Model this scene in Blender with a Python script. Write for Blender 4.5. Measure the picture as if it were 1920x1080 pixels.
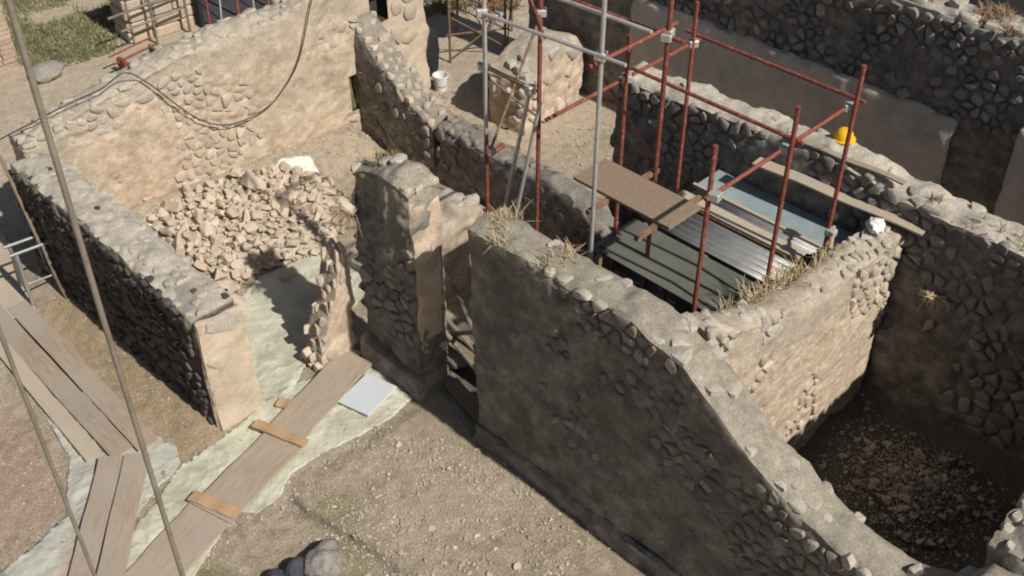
import bpy, bmesh, math, random
import numpy as np
from mathutils import Vector, Matrix, geometry

random.seed(7); rng = np.random.default_rng(7)
R = math.radians
for o in list(bpy.data.objects): bpy.data.objects.remove(o)
sc = bpy.context.scene
col = sc.collection

# ------------------------------------------------------------ camera, sky, sun, exposure
cam = bpy.data.cameras.new('camera'); co = bpy.data.objects.new('camera', cam); col.objects.link(co)
co.location = (0, 0, 11); co.rotation_euler = (R(51), 0, R(-45))
cam.sensor_width = 36; cam.lens = 39.49; cam.clip_start = .1; cam.clip_end = 2000
sc.camera = co
SUN_EL, SUN_AZ = 45.5, 2.0          # azimuth: degrees from -Y towards +X
w = bpy.data.worlds.new('World'); sc.world = w; w.use_nodes = True
nt = w.node_tree; bg = nt.nodes['Background']
sky = nt.nodes.new('ShaderNodeTexSky'); sky.sky_type = 'NISHITA'; sky.sun_disc = False
sky.sun_elevation = R(SUN_EL); sky.sun_rotation = R(180 - SUN_AZ)
sky.air_density = 1.0; sky.dust_density = 1.8; sky.ozone_density = 1.0
nt.links.new(sky.outputs[0], bg.inputs[0]); bg.inputs[1].default_value = .055
sun = bpy.data.lights.new('sun', 'SUN'); so = bpy.data.objects.new('sun', sun); col.objects.link(so)
sun.energy = 5.0; sun.angle = R(.8); sun.color = (1, .955, .885)
sd = Vector((math.sin(R(SUN_AZ)) * math.cos(R(SUN_EL)), -math.cos(R(SUN_AZ)) * math.cos(R(SUN_EL)), math.sin(R(SUN_EL))))
so.rotation_euler = sd.to_track_quat('Z', 'Y').to_euler(); so.location = (10, -10, 30)
sc.view_settings.view_transform = 'Standard'; sc.view_settings.look = 'None'
sc.view_settings.exposure = -.10; sc.view_settings.gamma = 1; sc.view_settings.use_curve_mapping = False
sc.render.engine = 'CYCLES'; sc.cycles.pixel_filter_type = 'BLACKMAN_HARRIS'; sc.cycles.filter_width = 2.0

# ------------------------------------------------------------ noise
def _h(ix, iy, iz, s):
    with np.errstate(over='ignore'):
        h = (ix.astype(np.int64) * 374761393 + iy.astype(np.int64) * 668265263 + iz.astype(np.int64) * 1440662683 + s * 974634777) & 0xffffffff
        h = ((h ^ (h >> 13)) * 1274126177) & 0xffffffff
        h = ((h ^ (h >> 15)) * 2246822519) & 0xffffffff
        h = h ^ (h >> 16)
    return h.astype(np.float64) / 4294967295.
def vnoise(p, s=0):
    i = np.floor(p); f = p - i; i = i.astype(np.int64); f = f * f * f * (f * (f * 6 - 15) + 10)
    x, y, z = i[:, 0], i[:, 1], i[:, 2]; r = 0
    for a in (0, 1):
        wx = f[:, 0] if a else 1 - f[:, 0]
        for b in (0, 1):
            wy = f[:, 1] if b else 1 - f[:, 1]
            for c in (0, 1):
                wz = f[:, 2] if c else 1 - f[:, 2]
                r = r + wx * wy * wz * _h(x + a, y + b, z + c, s)
    return r * 2 - 1
def fbm(p, freq=1., oct=4, s=0, gain=.5):
    r = 0; a = 1.; t = 0
    for k in range(oct):
        r = r + a * vnoise(p * freq + k * 17.3, s + k); t += a; a *= gain; freq *= 2.03
    return r / t * 1.6
def worley(p, s=0):
    i = np.floor(p).astype(np.int64); d1 = np.full(len(p), 9.); d2 = np.full(len(p), 9.); rid = np.zeros(len(p))
    for a in (-1, 0, 1):
        for b in (-1, 0, 1):
            for c in (-1, 0, 1):
                x, y, z = i[:, 0] + a, i[:, 1] + b, i[:, 2] + c
                q = np.stack([x + _h(x, y, z, s + 1), y + _h(x, y, z, s + 2), z + _h(x, y, z, s + 3)], 1)
                d = np.sqrt(((q - p) ** 2).sum(1)); m = d < d1
                d2 = np.where(m, d1, np.minimum(d2, d)); rid = np.where(m, _h(x, y, z, s + 4), rid); d1 = np.where(m, d, d1)
    return d1, d2, rid
def sstep(a, b, x):
    t = np.clip((x - a) / (b - a), 0, 1); return t * t * (3 - 2 * t)
def n1(x, s=0, freq=1., oct=3):
    x = np.atleast_1d(np.asarray(x, float)); return fbm(np.stack([x, x * 0 + .37, x * 0 + s * 3.1], 1), freq, oct, s)

# ------------------------------------------------------------ materials
def mat(name, cols, scale=4., bump=.35, bscale=30., rough=.92, rnd=0., weather=None, cell=0., big=None, grain=None, metal=0., spec=.25, bdist=.02, rcols=None, tint=None, trans=0., fine=0., crease=0.):
    m = bpy.data.materials.new(name); m.use_nodes = True; n = m.node_tree.nodes; l = m.node_tree.links
    bs = n['Principled BSDF']; bs.inputs['Roughness'].default_value = rough; bs.inputs['Metallic'].default_value = metal
    bs.inputs['Specular IOR Level'].default_value = spec
    g = n.new('ShaderNodeNewGeometry'); oi = n.new('ShaderNodeObjectInfo')
    pos = g.outputs['Position']
    if grain:
        tc = n.new('ShaderNodeTexCoord'); mp = n.new('ShaderNodeMapping'); mp.inputs['Scale'].default_value = grain
        ad = n.new('ShaderNodeVectorMath'); ad.operation = 'ADD'
        l.new(tc.outputs['Object'], ad.inputs[0]); l.new(oi.outputs['Random'], ad.inputs[1]); l.new(ad.outputs[0], mp.inputs['Vector']); pos = mp.outputs[0]
    nz = n.new('ShaderNodeTexNoise'); nz.inputs['Scale'].default_value = scale; nz.inputs['Detail'].default_value = 9; nz.inputs['Roughness'].default_value = .65
    l.new(pos, nz.inputs['Vector'])
    def ds(c, k=.82):
        g_ = .3 * c[0] + .6 * c[1] + .1 * c[2]; return tuple(g_ + (v_ - g_) * k for v_ in c)
    if fine: cols = [ds(c) for c in cols]; rcols = [ds(c) for c in rcols] if rcols else None; weather = ds(weather) if weather else None; big = (ds(big[0]), big[1]) if big else None
    cr = n.new('ShaderNodeValToRGB'); e = cr.color_ramp.elements
    while len(e) < len(cols): e.new(.5)
    for k, c in enumerate(cols):
        e[k].position = .28 + .44 * k / max(1, len(cols) - 1); e[k].color = (*c, 1)
    l.new(nz.outputs['Fac'], cr.inputs['Fac']); out = cr.outputs['Color']
    def mix(fac, a, b, mode='MIX'):
        x = n.new('ShaderNodeMix'); x.data_type = 'RGBA'; x.blend_type = mode
        if hasattr(fac, 'name'): l.new(fac, x.inputs[0])
        else: x.inputs[0].default_value = fac
        for s, v in ((6, a), (7, b)):
            if isinstance(v, tuple): x.inputs[s].default_value = (*v, 1)
            else: l.new(v, x.inputs[s])
        return x.outputs[2]
    def math_(op, a, b):
        x = n.new('ShaderNodeMath'); x.operation = op
        for k, v in ((0, a), (1, b)):
            if isinstance(v, (int, float)): x.inputs[k].default_value = v
            else: l.new(v, x.inputs[k])
        return x.outputs[0]
    if big:
        nb = n.new('ShaderNodeTexNoise'); nb.inputs['Scale'].default_value = big[1]; nb.inputs['Detail'].default_value = 5; l.new(g.outputs['Position'], nb.inputs['Vector'])
        mr = n.new('ShaderNodeMapRange'); mr.inputs[1].default_value = .46; mr.inputs[2].default_value = .66; l.new(nb.outputs['Fac'], mr.inputs[0])
        out = mix(mr.outputs[0], out, big[0])
    if cell:
        at = n.new('ShaderNodeAttribute'); at.attribute_name = 'cell'
        v = math_('ADD', math_('MULTIPLY', at.outputs['Fac'], cell), 1 - cell * .5)
        hs = n.new('ShaderNodeHueSaturation'); l.new(out, hs.inputs['Color']); l.new(v, hs.inputs['Value']); out = hs.outputs[0]
    if rcols:
        rr = n.new('ShaderNodeValToRGB'); ee = rr.color_ramp.elements
        while len(ee) < len(rcols): ee.new(.5)
        for k, c in enumerate(rcols): ee[k].position = k / (len(rcols) - 1); ee[k].color = (*c, 1)
        l.new(oi.outputs['Random'], rr.inputs[0]); out = mix(.68, out, rr.outputs[0])
    if rnd:
        hs = n.new('ShaderNodeHueSaturation'); l.new(out, hs.inputs['Color'])
        l.new(math_('ADD', math_('MULTIPLY', oi.outputs['Random'], rnd), 1 - rnd * .5), hs.inputs['Value']); out = hs.outputs[0]
    if weather:
        at = n.new('ShaderNodeAttribute'); at.attribute_name = 'weather'
        nw = n.new('ShaderNodeTexNoise'); nw.inputs['Scale'].default_value = 9; nw.inputs['Detail'].default_value = 8; l.new(g.outputs['Position'], nw.inputs['Vector'])
        wc = mix(nw.outputs['Fac'], tuple(c * .55 for c in weather), tuple(min(1, c * 1.35) for c in weather))
        out = mix(at.outputs['Fac'], out, wc)
    if tint:
        for an, c in tint:
            at = n.new('ShaderNodeAttribute'); at.attribute_name = an
            out = mix(at.outputs['Fac'], out, mix(nz.outputs['Fac'], tuple(x * .6 for x in c), tuple(min(1, x * 1.4) for x in c)))
    if fine:
        nf = n.new('ShaderNodeTexNoise'); nf.inputs['Scale'].default_value = 38; nf.inputs['Detail'].default_value = 6; nf.inputs['Roughness'].default_value = .75; l.new(g.outputs['Position'], nf.inputs['Vector'])
        rf_ = n.new('ShaderNodeMapRange'); rf_.inputs[1].default_value = .33; rf_.inputs[2].default_value = .66; rf_.inputs[3].default_value = 1 - fine; rf_.inputs[4].default_value = 1 + fine * .7; l.new(nf.outputs['Fac'], rf_.inputs[0])
        hs = n.new('ShaderNodeHueSaturation'); l.new(out, hs.inputs['Color']); l.new(rf_.outputs[0], hs.inputs['Value']); out = hs.outputs[0]
    l.new(out, bs.inputs['Base Color'])
    if bump:
        b2 = n.new('ShaderNodeTexNoise'); b2.inputs['Scale'].default_value = bscale; b2.inputs['Detail'].default_value = 8; b2.inputs['Roughness'].default_value = .7
        l.new(pos, b2.inputs['Vector'])
        bp = n.new('ShaderNodeBump'); bp.inputs['Strength'].default_value = bump; bp.inputs['Distance'].default_value = bdist
        l.new(b2.outputs['Fac'], bp.inputs['Height']); l.new(bp.outputs[0], bs.inputs['Normal'])
        if crease:
            hs_ = []
            for q_, sc_ in enumerate((2.3, 4.1)):
                c1 = n.new('ShaderNodeTexNoise'); c1.inputs['Scale'].default_value = sc_; c1.inputs['Detail'].default_value = 2.5; c1.inputs['Distortion'].default_value = .4; l.new(g.outputs['Position'], c1.inputs['Vector'])
                v_ = math_('ABSOLUTE', math_('SUBTRACT', c1.outputs['Fac'], .5), 0); v_ = math_('MINIMUM', math_('MULTIPLY', v_, 9.), 1.); hs_.append(v_)
            b3 = n.new('ShaderNodeBump'); b3.inputs['Strength'].default_value = crease; b3.inputs['Distance'].default_value = .03; b3.invert = True
            l.new(math_('ADD', hs_[0], math_('MULTIPLY', hs_[1], .5)), b3.inputs['Height']); l.new(bp.outputs[0], b3.inputs['Normal']); l.new(b3.outputs[0], bs.inputs['Normal'])
    return m
M = {}
M['earth'] = mat('earth', [(.25, .19, .12), (.40, .315, .21), (.49, .40, .285)], 5.5, .9, 26, big=((.43, .34, .23), .8),
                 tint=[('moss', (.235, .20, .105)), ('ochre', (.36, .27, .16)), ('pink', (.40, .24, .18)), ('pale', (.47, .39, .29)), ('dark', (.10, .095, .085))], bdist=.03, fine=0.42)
M['tan_mortar'] = mat('tan_mortar', [(.40, .30, .195), (.54, .415, .285), (.63, .50, .36)], 3., .5, 28, weather=(.42, .36, .265), cell=.35, big=((.56, .41, .27), .9), fine=0.34)
M['grey_shade_mortar'] = mat('grey_shade_mortar', [(.11, .098, .085), (.225, .197, .165), (.38, .335, .28)], 4.5, .7, 26, big=((.17, .148, .122), 1.5), weather=(.36, .31, .225), cell=.4, fine=0.34)  # grey darkened in colour to deepen the shade on walls turned from the sun
M['dark_mortar'] = mat('dark_mortar', [(.05, .045, .04), (.08, .07, .06), (.13, .11, .09)], 4., .6, 26, weather=(.52, .455, .355), cell=.5, fine=0.34)  # lava tone lowered in colour to deepen the shaded side
M['pit_mortar'] = mat('pit_mortar', [(.11, .10, .09), (.20, .178, .155), (.33, .29, .245)], 4., .7, 24, weather=(.55, .475, .365), cell=.4, fine=0.34)  # body coloured dark for shaded sides, top tone paler as if sunlit
M['plaster'] = mat('plaster', [(.44, .34, .23), (.55, .43, .295), (.62, .50, .36)], 2.5, .3, 36, weather=(.40, .33, .235), cell=.06, fine=0.16)
M['grey_plaster'] = mat('grey_plaster', [(.38, .33, .27), (.50, .435, .36), (.57, .50, .42)], 2.5, .3, 30, cell=.05, fine=0.20)
T3 = [(.53, .41, .28), (.43, .35, .26), (.62, .51, .38), (.42, .37, .30), (.56, .40, .27), (.48, .42, .34), (.37, .30, .225), (.66, .57, .45)]
M['pink_plaster'] = mat('pink_plaster', [(.42, .35, .30), (.54, .455, .395), (.60, .52, .46)], 2.5, .35, 30, cell=.05, fine=.2)
M['tan_stone'] = mat('tan_stone', [(.36, .27, .175), (.50, .39, .265), (.60, .48, .34)], 7, .4, 40, rcols=T3, fine=0.34)
M['rubble_stone'] = mat('rubble_stone', [(.40, .30, .195), (.52, .40, .27), (.60, .47, .33)], 6, .4, 45, rcols=[(.56, .45, .32), (.62, .48, .34), (.48, .40, .30), (.68, .57, .43), (.58, .42, .30), (.40, .345, .275), (.64, .54, .42)], fine=0.20)
M['cap_stone'] = mat('cap_stone', [(.34, .29, .225), (.45, .385, .30), (.54, .465, .365)], 8, .5, 40, rcols=[(.50, .43, .335), (.44, .385, .305), (.55, .47, .365), (.43, .38, .305), (.51, .445, .355)], fine=0.34)
M['dark_stone'] = mat('dark_stone', [(.06, .055, .05), (.11, .095, .08), (.19, .16, .125)], 8, .5, 40, rcols=[(.06, .055, .05), (.04, .036, .034), (.10, .085, .07), (.15, .12, .09), (.05, .048, .046)], fine=0.34)  # lava stone, darkened further for the side in shade
M['shade_stone'] = mat('shade_stone', [(.14, .12, .10), (.20, .175, .145), (.27, .235, .195)], 8, .5, 40, rcols=[(.19, .165, .135), (.33, .265, .20), (.12, .11, .10), (.40, .335, .265), (.26, .175, .135), (.21, .20, .185), (.30, .26, .215)], fine=0.34)  # stone coloured darker for wall faces in shade
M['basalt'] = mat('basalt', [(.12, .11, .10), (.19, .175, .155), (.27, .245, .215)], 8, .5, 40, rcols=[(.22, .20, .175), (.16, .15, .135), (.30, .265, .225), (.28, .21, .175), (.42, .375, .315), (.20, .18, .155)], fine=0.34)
M['tarp'] = mat('tarp', [(.45, .455, .345), (.54, .54, .415), (.60, .59, .465)], 2.2, .25, 9, .6, spec=.3, big=((.41, .375, .29), 1.5), bdist=.03, crease=.3)
M['white_tarp'] = mat('white_tarp', [(.52, .53, .47), (.62, .62, .56), (.68, .68, .62)], 2, .1, 14, .6, spec=.3, crease=.3)
M['grey_tarp'] = mat('grey_tarp', [(.38, .37, .31), (.46, .45, .39), (.54, .52, .45)], 1.8, .12, 14, .6, big=((.42, .34, .26), 1.3), crease=.3)
M['foam'] = mat('foam', [(.52, .55, .58), (.58, .61, .63)], 3, .1, 60, .7)
M['board'] = mat('board', [(.26, .205, .15), (.35, .28, .21), (.42, .345, .27)], 3, .12, 20, .85, rnd=.14, grain=(1.2, 14, 14), big=((.36, .305, .25), .9))
M['pale_board'] = mat('pale_board', [(.40, .335, .255), (.48, .405, .31)], 3, .12, 20, .85, rnd=.1, grain=(1.2, 14, 14))
M['orange_board'] = mat('orange_board', [(.36, .235, .13), (.46, .31, .185)], 3, .15, 20, .8, rnd=.3, grain=(1.5, 18, 18))
M['wood'] = mat('wood', [(.16, .115, .075), (.27, .20, .135), (.34, .26, .18)], 5, .4, 30, .85, rnd=.3, grain=(2, 20, 20))
M['pole_grey'] = mat('pole_grey', [(.14, .115, .09), (.21, .18, .14), (.27, .23, .18)], 5, .25, 40, .6, rnd=.2)
M['steel'] = mat('steel', [(.38, .37, .35), (.50, .48, .45), (.58, .56, .53)], 9, .15, 60, .45, rnd=.2, metal=.3)
M['red'] = mat('red_paint', [(.11, .05, .035), (.20, .055, .04), (.25, .08, .058), (.36, .26, .21)], 17, .4, 60, .6, rnd=.25)
M['rust'] = mat('rust', [(.13, .075, .045), (.22, .13, .08), (.30, .20, .13)], 14, .35, 60, .8, rnd=.3)
M['teal'] = mat('teal_sheet', [(.20, .26, .27), (.27, .33, .335), (.33, .38, .37)], 2.5, .08, 20, .25, spec=.4)
M['blue_roof'] = mat('blue_roof', [(.20, .29, .33), (.30, .38, .41), (.40, .45, .46)], 3, .1, 20, .5, spec=.4)
M['zinc'] = mat('zinc', [(.20, .20, .195), (.28, .28, .265), (.34, .33, .31)], 4, .1, 30, .45, metal=.35)
M['green_sheet'] = mat('green_sheet', [(.10, .105, .085), (.15, .15, .12)], 3, .1, 20, .6)
M['white'] = mat('white_plastic', [(.66, .66, .62), (.76, .75, .71)], 5, .1, 30, .5)
M['yellow'] = mat('yellow_plastic', [(.80, .43, .02), (.86, .50, .03)], 5, .02, 30, .35)
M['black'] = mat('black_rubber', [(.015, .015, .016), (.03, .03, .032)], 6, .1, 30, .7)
M['dark_fill'] = mat('dark_fill', [(.045, .045, .055), (.075, .072, .085)], 6, .2, 25, .85)
M['boulder'] = mat('boulder', [(.24, .21, .18), (.34, .305, .265)], 6, .4, 30, fine=0.34)
M['gravel'] = mat('gravel', [(.30, .245, .175), (.46, .385, .285), (.56, .48, .37)], 14, .2, 30, fine=0.34)
M['straw'] = mat('straw', [(.40, .31, .18), (.55, .44, .28)], 9, 0, 30, .9, rnd=.3)
M['twig'] = mat('twig', [(.28, .19, .12), (.38, .27, .18)], 9, 0, 30, .9)
M['grass'] = mat('grass', [(.12, .13, .055), (.20, .20, .095), (.31, .275, .15)], 1.5, 0, 30, .9)
M['olive'] = mat('olive', [(.14, .12, .05), (.25, .21, .10)], 4, 0, 30, .9)
M['brick'] = mat('brick', [(.38, .25, .17), (.48, .34, .24)], 9, .4, 40, rcols=[(.44, .30, .21), (.52, .40, .29), (.37, .24, .17)], fine=0.34)
M['cable'] = mat('cable', [(.05, .045, .04), (.08, .07, .06)], 5, 0, 30, .6)

# ------------------------------------------------------------ object helpers
def tag(o, label=None, cat=None, group=None, kind=None):
    if label: o['label'] = label
    if cat: o['category'] = cat
    if group: o['group'] = group
    if kind: o['kind'] = kind
    return o
def link(name, me, m=None, parent=None):
    o = bpy.data.objects.new(name, me); col.objects.link(o)
    if m is not None and me is not None:
        me.materials.clear(); me.materials.append(M[m] if isinstance(m, str) else m)
    if parent is not None: o.parent = parent
    return o
def thing(name, label, cat, loc=(0, 0, 0), rz=0, group=None):
    o = bpy.data.objects.new(name, None); col.objects.link(o); o.empty_display_size = .2
    o.location = loc; o.rotation_euler = (0, 0, R(rz)); return tag(o, label, cat, group, 'thing')
def mesh(name, v, f, smooth=False):
    me = bpy.data.meshes.new(name); me.from_pydata([tuple(map(float, x)) for x in v], [], f); me.update()
    if smooth: me.polygons.foreach_set('use_smooth', [True] * len(me.polygons))
    return me
def grid_mesh(name, V, quads, attrs=None, smooth=True):
    me = bpy.data.meshes.new(name); nv = len(V); nf = len(quads)
    me.vertices.add(nv); me.vertices.foreach_set('co', np.ascontiguousarray(V, dtype=np.float32).ravel())
    me.loops.add(nf * 4); me.loops.foreach_set('vertex_index', np.ascontiguousarray(quads, dtype=np.int32).ravel())
    me.polygons.add(nf); me.polygons.foreach_set('loop_start', np.arange(0, nf * 4, 4, dtype=np.int32))
    if smooth: me.polygons.foreach_set('use_smooth', np.ones(nf, dtype=bool))
    for k, a in (attrs or {}).items():
        me.attributes.new(k, 'FLOAT', 'POINT').data.foreach_set('value', np.ascontiguousarray(a, dtype=np.float32))
    me.update(calc_edges=True); me.validate(); return me
class MB:
    "collects boxes / tubes into one mesh"
    def __init__(s): s.v = []; s.f = []
    def add(s, v, f):
        b = len(s.v); s.v += [tuple(x) for x in v]; s.f += [[i + b for i in q] for q in f]; return s
    def box(s, c, d, rz=0, rx=0, ry=0, bev=0.0):
        mt = Matrix.Translation(c) @ Matrix.Rotation(R(rz), 4, 'Z') @ Matrix.Rotation(R(ry), 4, 'Y') @ Matrix.Rotation(R(rx), 4, 'X')
        bm = bmesh.new(); bmesh.ops.create_cube(bm, size=1); bmesh.ops.scale(bm, vec=d, verts=bm.verts)
        if bev: bmesh.ops.bevel(bm, geom=list(bm.edges), offset=bev, segments=1, affect='EDGES')
        bmesh.ops.transform(bm, matrix=mt, verts=bm.verts); bm.verts.index_update()
        s.add([v.co[:] for v in bm.verts], [[v.index for v in f.verts] for f in bm.faces]); bm.free(); return s
    def tube(s, pts, r, n=8):
        pts = [Vector(p) for p in pts]; k = len(pts); rs = r if isinstance(r, (list, tuple)) else [r] * k
        V = []; up = None
        for i, p in enumerate(pts):
            t = (pts[min(i + 1, k - 1)] - pts[max(i - 1, 0)]).normalized()
            if up is None: up = Vector((0, 0, 1)) if abs(t.z) < .9 else Vector((1, 0, 0))
            a = t.cross(up).normalized(); up = a.cross(t).normalized()
            for j in range(n):
                an = 2 * math.pi * j / n; V.append(p + (a * math.cos(an) + up * math.sin(an)) * rs[i])
        F = [[i * n + j, i * n + (j + 1) % n, (i + 1) * n + (j + 1) % n, (i + 1) * n + j] for i in range(k - 1) for j in range(n)]
        F += [list(range(n))[::-1], [(k - 1) * n + j for j in range(n)]]
        return s.add(V, F)
    def lathe(s, c, prof, n=20):
        V = []; k = len(prof)
        for r, z in prof:
            for j in range(n): V.append((c[0] + r * math.cos(2 * math.pi * j / n), c[1] + r * math.sin(2 * math.pi * j / n), c[2] + z))
        F = [[i * n + j, i * n + (j + 1) % n, (i + 1) * n + (j + 1) % n, (i + 1) * n + j] for i in range(k - 1) for j in range(n)]
        return s.add(V, F)
    def build(s, name, m, parent=None, smooth=False):
        me = mesh(name, s.v, s.f, smooth)
        if smooth: me.set_sharp_from_angle(angle=R(40))
        return link(name, me, m, parent)

# ------------------------------------------------------------ ground
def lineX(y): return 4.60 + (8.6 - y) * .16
def gh(x, y, fine=False):
    x = np.atleast_1d(np.asarray(x, float)); y = np.atleast_1d(np.asarray(y, float)); p = np.stack([x, y, x * 0], 1)
    z = .03 * fbm(p, .45, 3, 11) + .012 * fbm(p, 1.7, 2, 12)
    kz = sstep(-.02, .05, x - lineX(y) + .03 * n1(y, 4, 2.2)) * sstep(8.75, 8.45, y) * sstep(7.1, 6.7, x)
    z = z + kz * .05 - .04 * np.exp(-((x - lineX(y)) / .035) ** 2) * sstep(8.7, 8.5, y) * sstep(2, 4, y)
    bw = 15.28 - .105 * (x - 5)                                  # foot of the back wall
    room = sstep(5.2, 5.5, x) * sstep(10.9, 10.5, x)
    z = z + room * .42 * sstep(bw - .95, bw, y) * sstep(bw + .9, bw + .5, y)
    z = z - .45 * sstep(7.3, 7.6, x) * sstep(11.9, 11.7, x) * sstep(4.9, 4.5, y) * sstep(1.4, 1.9, y)
    z = z + .12 * sstep(4.15, 4.6, x) * sstep(4.9, 4.7, x) * sstep(10, 10.6, y) * sstep(15.4, 14.8, y)
    if fine:
        z = z + .012 * fbm(p, 7, 3, 13)
        d1, d2, rid = worley(p * 9 + 5.5, 3); z = z + .018 * np.clip(.45 - d1, 0, 1) * (rid > .55)
    return z
def axis(lo, hi, st, far):
    a = np.arange(lo, hi + st / 2, st); e = far * np.linspace(0, 1, 26)[1:] ** 2.6
    return np.concatenate([lo - e[::-1], a, hi + e])
gx = axis(1.0, 9.0, .045, 190); gx = np.unique(np.concatenate([gx[gx <= 9.0], np.arange(9.0, 17, .12), 17 + 180 * np.linspace(0, 1, 26) ** 2.6]))
gy = np.unique(np.concatenate([-180 * np.linspace(0, 1, 24)[::-1] ** 2.6 + 2, np.arange(2, 5, .12), np.arange(5, 16, .045), np.arange(16, 26, .12), 26 + 180 * np.linspace(0, 1, 26) ** 2.6]))
XX, YY = np.meshgrid(gx, gy); x = XX.ravel(); y = YY.ravel(); z = gh(x, y, True); p2 = np.stack([x, y, x * 0], 1)
nx, ny = len(gx), len(gy); ii = np.arange(nx * ny).reshape(ny, nx)
quads = np.stack([ii[:-1, :-1], ii[:-1, 1:], ii[1:, 1:], ii[1:, :-1]], -1).reshape(-1, 4)
nA, nB = fbm(p2, .9, 4, 21), fbm(p2, 1.6, 4, 22)
att = dict(
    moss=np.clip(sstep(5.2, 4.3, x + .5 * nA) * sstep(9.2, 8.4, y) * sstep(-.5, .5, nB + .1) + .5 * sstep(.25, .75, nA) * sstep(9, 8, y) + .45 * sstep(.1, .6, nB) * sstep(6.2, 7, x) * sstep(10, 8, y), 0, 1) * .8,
    ochre=sstep(3.75, 4.1, x + .2 * nA) * sstep(5.4, 4.9, x) * sstep(9.9, 10.3, y) * sstep(14.6, 14.0, y) * .8,
    pink=sstep(3.0, 2.5, x + .3 * nA) * sstep(10.2, 10.7, y) * sstep(13.2, 12.3, y) * .5,
    pale=np.clip(sstep(16, 17, y + .6 * nA) * sstep(20, 8, x) + sstep(4.1, 3.4, x + .3 * nA) * sstep(13, 14, y) + .8 * sstep(11.3, 11.8, x) * sstep(11.5, 12.5, y), 0, 1) * .9,
    dark=np.clip(sstep(7.4, 7.7, x) * sstep(12.2, 11.9, x) * sstep(9.8, 9.4, y) * .85 + .75 * np.exp(-((x - lineX(y) + .03 * n1(y, 4, 2.2)) / .03) ** 2) * sstep(8.7, 8.5, y) * sstep(3, 4, y), 0, 1))  # colour stands in for shade on enclosed room floors and in the kerb groove
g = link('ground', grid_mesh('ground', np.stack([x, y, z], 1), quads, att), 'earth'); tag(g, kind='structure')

# ------------------------------------------------------------ masonry
def clip(poly, a, b, c):
    out = []; n = len(poly)
    for i in range(n):
        p, q = poly[i], poly[(i + 1) % n]; dp = a * p[0] + b * p[1] - c; dq = a * q[0] + b * q[1] - c
        if dp <= 0: out.append(p)
        if (dp < 0 < dq) or (dq < 0 < dp):
            t = dp / (dp - dq); out.append((p[0] + t * (q[0] - p[0]), p[1] + t * (q[1] - p[1])))
    return out
def area(p): return abs(sum(p[i][0] * p[(i + 1) % len(p)][1] - p[(i + 1) % len(p)][0] * p[i][1] for i in range(len(p)))) / 2
def cells(W, Hh, size, stretch, r):
    sx, sy = size * stretch, size; nx = max(1, int(round(W / sx))); ny = max(1, int(round(Hh / sy))); sx, sy = W / nx, Hh / ny; pts = {}
    for j in range(-1, ny + 1):
        for i in range(-1, nx + 1):
            pts[i, j] = ((i + .5 + (.5 if j % 2 else 0) * .8 - .2 + r.uniform(-.34, .34)) * sx, (j + .5 + r.uniform(-.30, .30)) * sy)
    for key in [q for q in pts if r.random() < .24]: del pts[key]
    for j in range(ny):
        for i in range(nx):
            if (i, j) not in pts: continue
            p = pts[i, j]; poly = [(p[0] - 1.3 * sx, p[1] - 1.3 * sy), (p[0] + 1.3 * sx, p[1] - 1.3 * sy), (p[0] + 1.3 * sx, p[1] + 1.3 * sy), (p[0] - 1.3 * sx, p[1] + 1.3 * sy)]
            for dj in (-2, -1, 0, 1, 2):
                for di in (-2, -1, 0, 1, 2):
                    q = pts.get((i + di, j + dj))
                    if q is None or q is p: continue
                    a, b = q[0] - p[0], q[1] - p[1]; poly = clip(poly, a, b, (q[0] ** 2 + q[1] ** 2 - p[0] ** 2 - p[1] ** 2) / 2)
                    if len(poly) < 3: break
                if len(poly) < 3: break
            if len(poly) < 3: continue
            for a, b, c in ((-1, 0, 0.0), (1, 0, W), (0, -1, 0.0), (0, 1, Hh)): poly = clip(poly, a, b, c) if len(poly) > 2 else poly
            if len(poly) > 2: yield poly
def stone_geo(poly, h, gap, r, rough=.10):
    "convex cell -> rounded stone, local to its centre; z outwards"
    cx = sum(p[0] for p in poly) / len(poly); cy = sum(p[1] for p in poly) / len(poly)
    sz = math.sqrt(area(poly)); k = max(.3, 1 - gap / sz * 2) * r.uniform(.80, 1.0)
    q = []; n = len(poly)
    for i in range(n):
        a, b = poly[i], poly[(i + 1) % n]
        if math.hypot(a[0] - b[0], a[1] - b[1]) < .1 * sz: q.append(((a[0] + b[0]) / 2, (a[1] + b[1]) / 2)); continue
        t = r.uniform(.08, .32); q.append((a[0] + t * (b[0] - a[0]), a[1] + t * (b[1] - a[1]))); q.append((b[0] + t * (a[0] - b[0]), b[1] + t * (a[1] - b[1])))
    q = [((a - cx) * k * r.uniform(1 - rough, 1.03), (b - cy) * k * r.uniform(1 - rough, 1.03)) for a, b in q]; n = len(q)
    tx, ty = r.uniform(-.12, .12), r.uniform(-.12, .12); V = []; F = []
    for sc_, zz in ((1.0, -.045), (.975, h * .5), (.80, h * .97)):
        for a, b in q: V.append((a * sc_, b * sc_, zz + (tx * a + ty * b) * (zz > 0) + r.uniform(-.08, .08) * h * (zz > 0)))
    V.append((0, 0, h * r.uniform(.9, 1.1)))
    for L in range(2): F += [[L * n + i, L * n + (i + 1) % n, (L + 1) * n + (i + 1) % n, (L + 1) * n + i] for i in range(n)]
    F += [[2 * n + i, 2 * n + (i + 1) % n, 3 * n] for i in range(n)]
    return (cx, cy), V, F
WSEED = [0]
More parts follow.
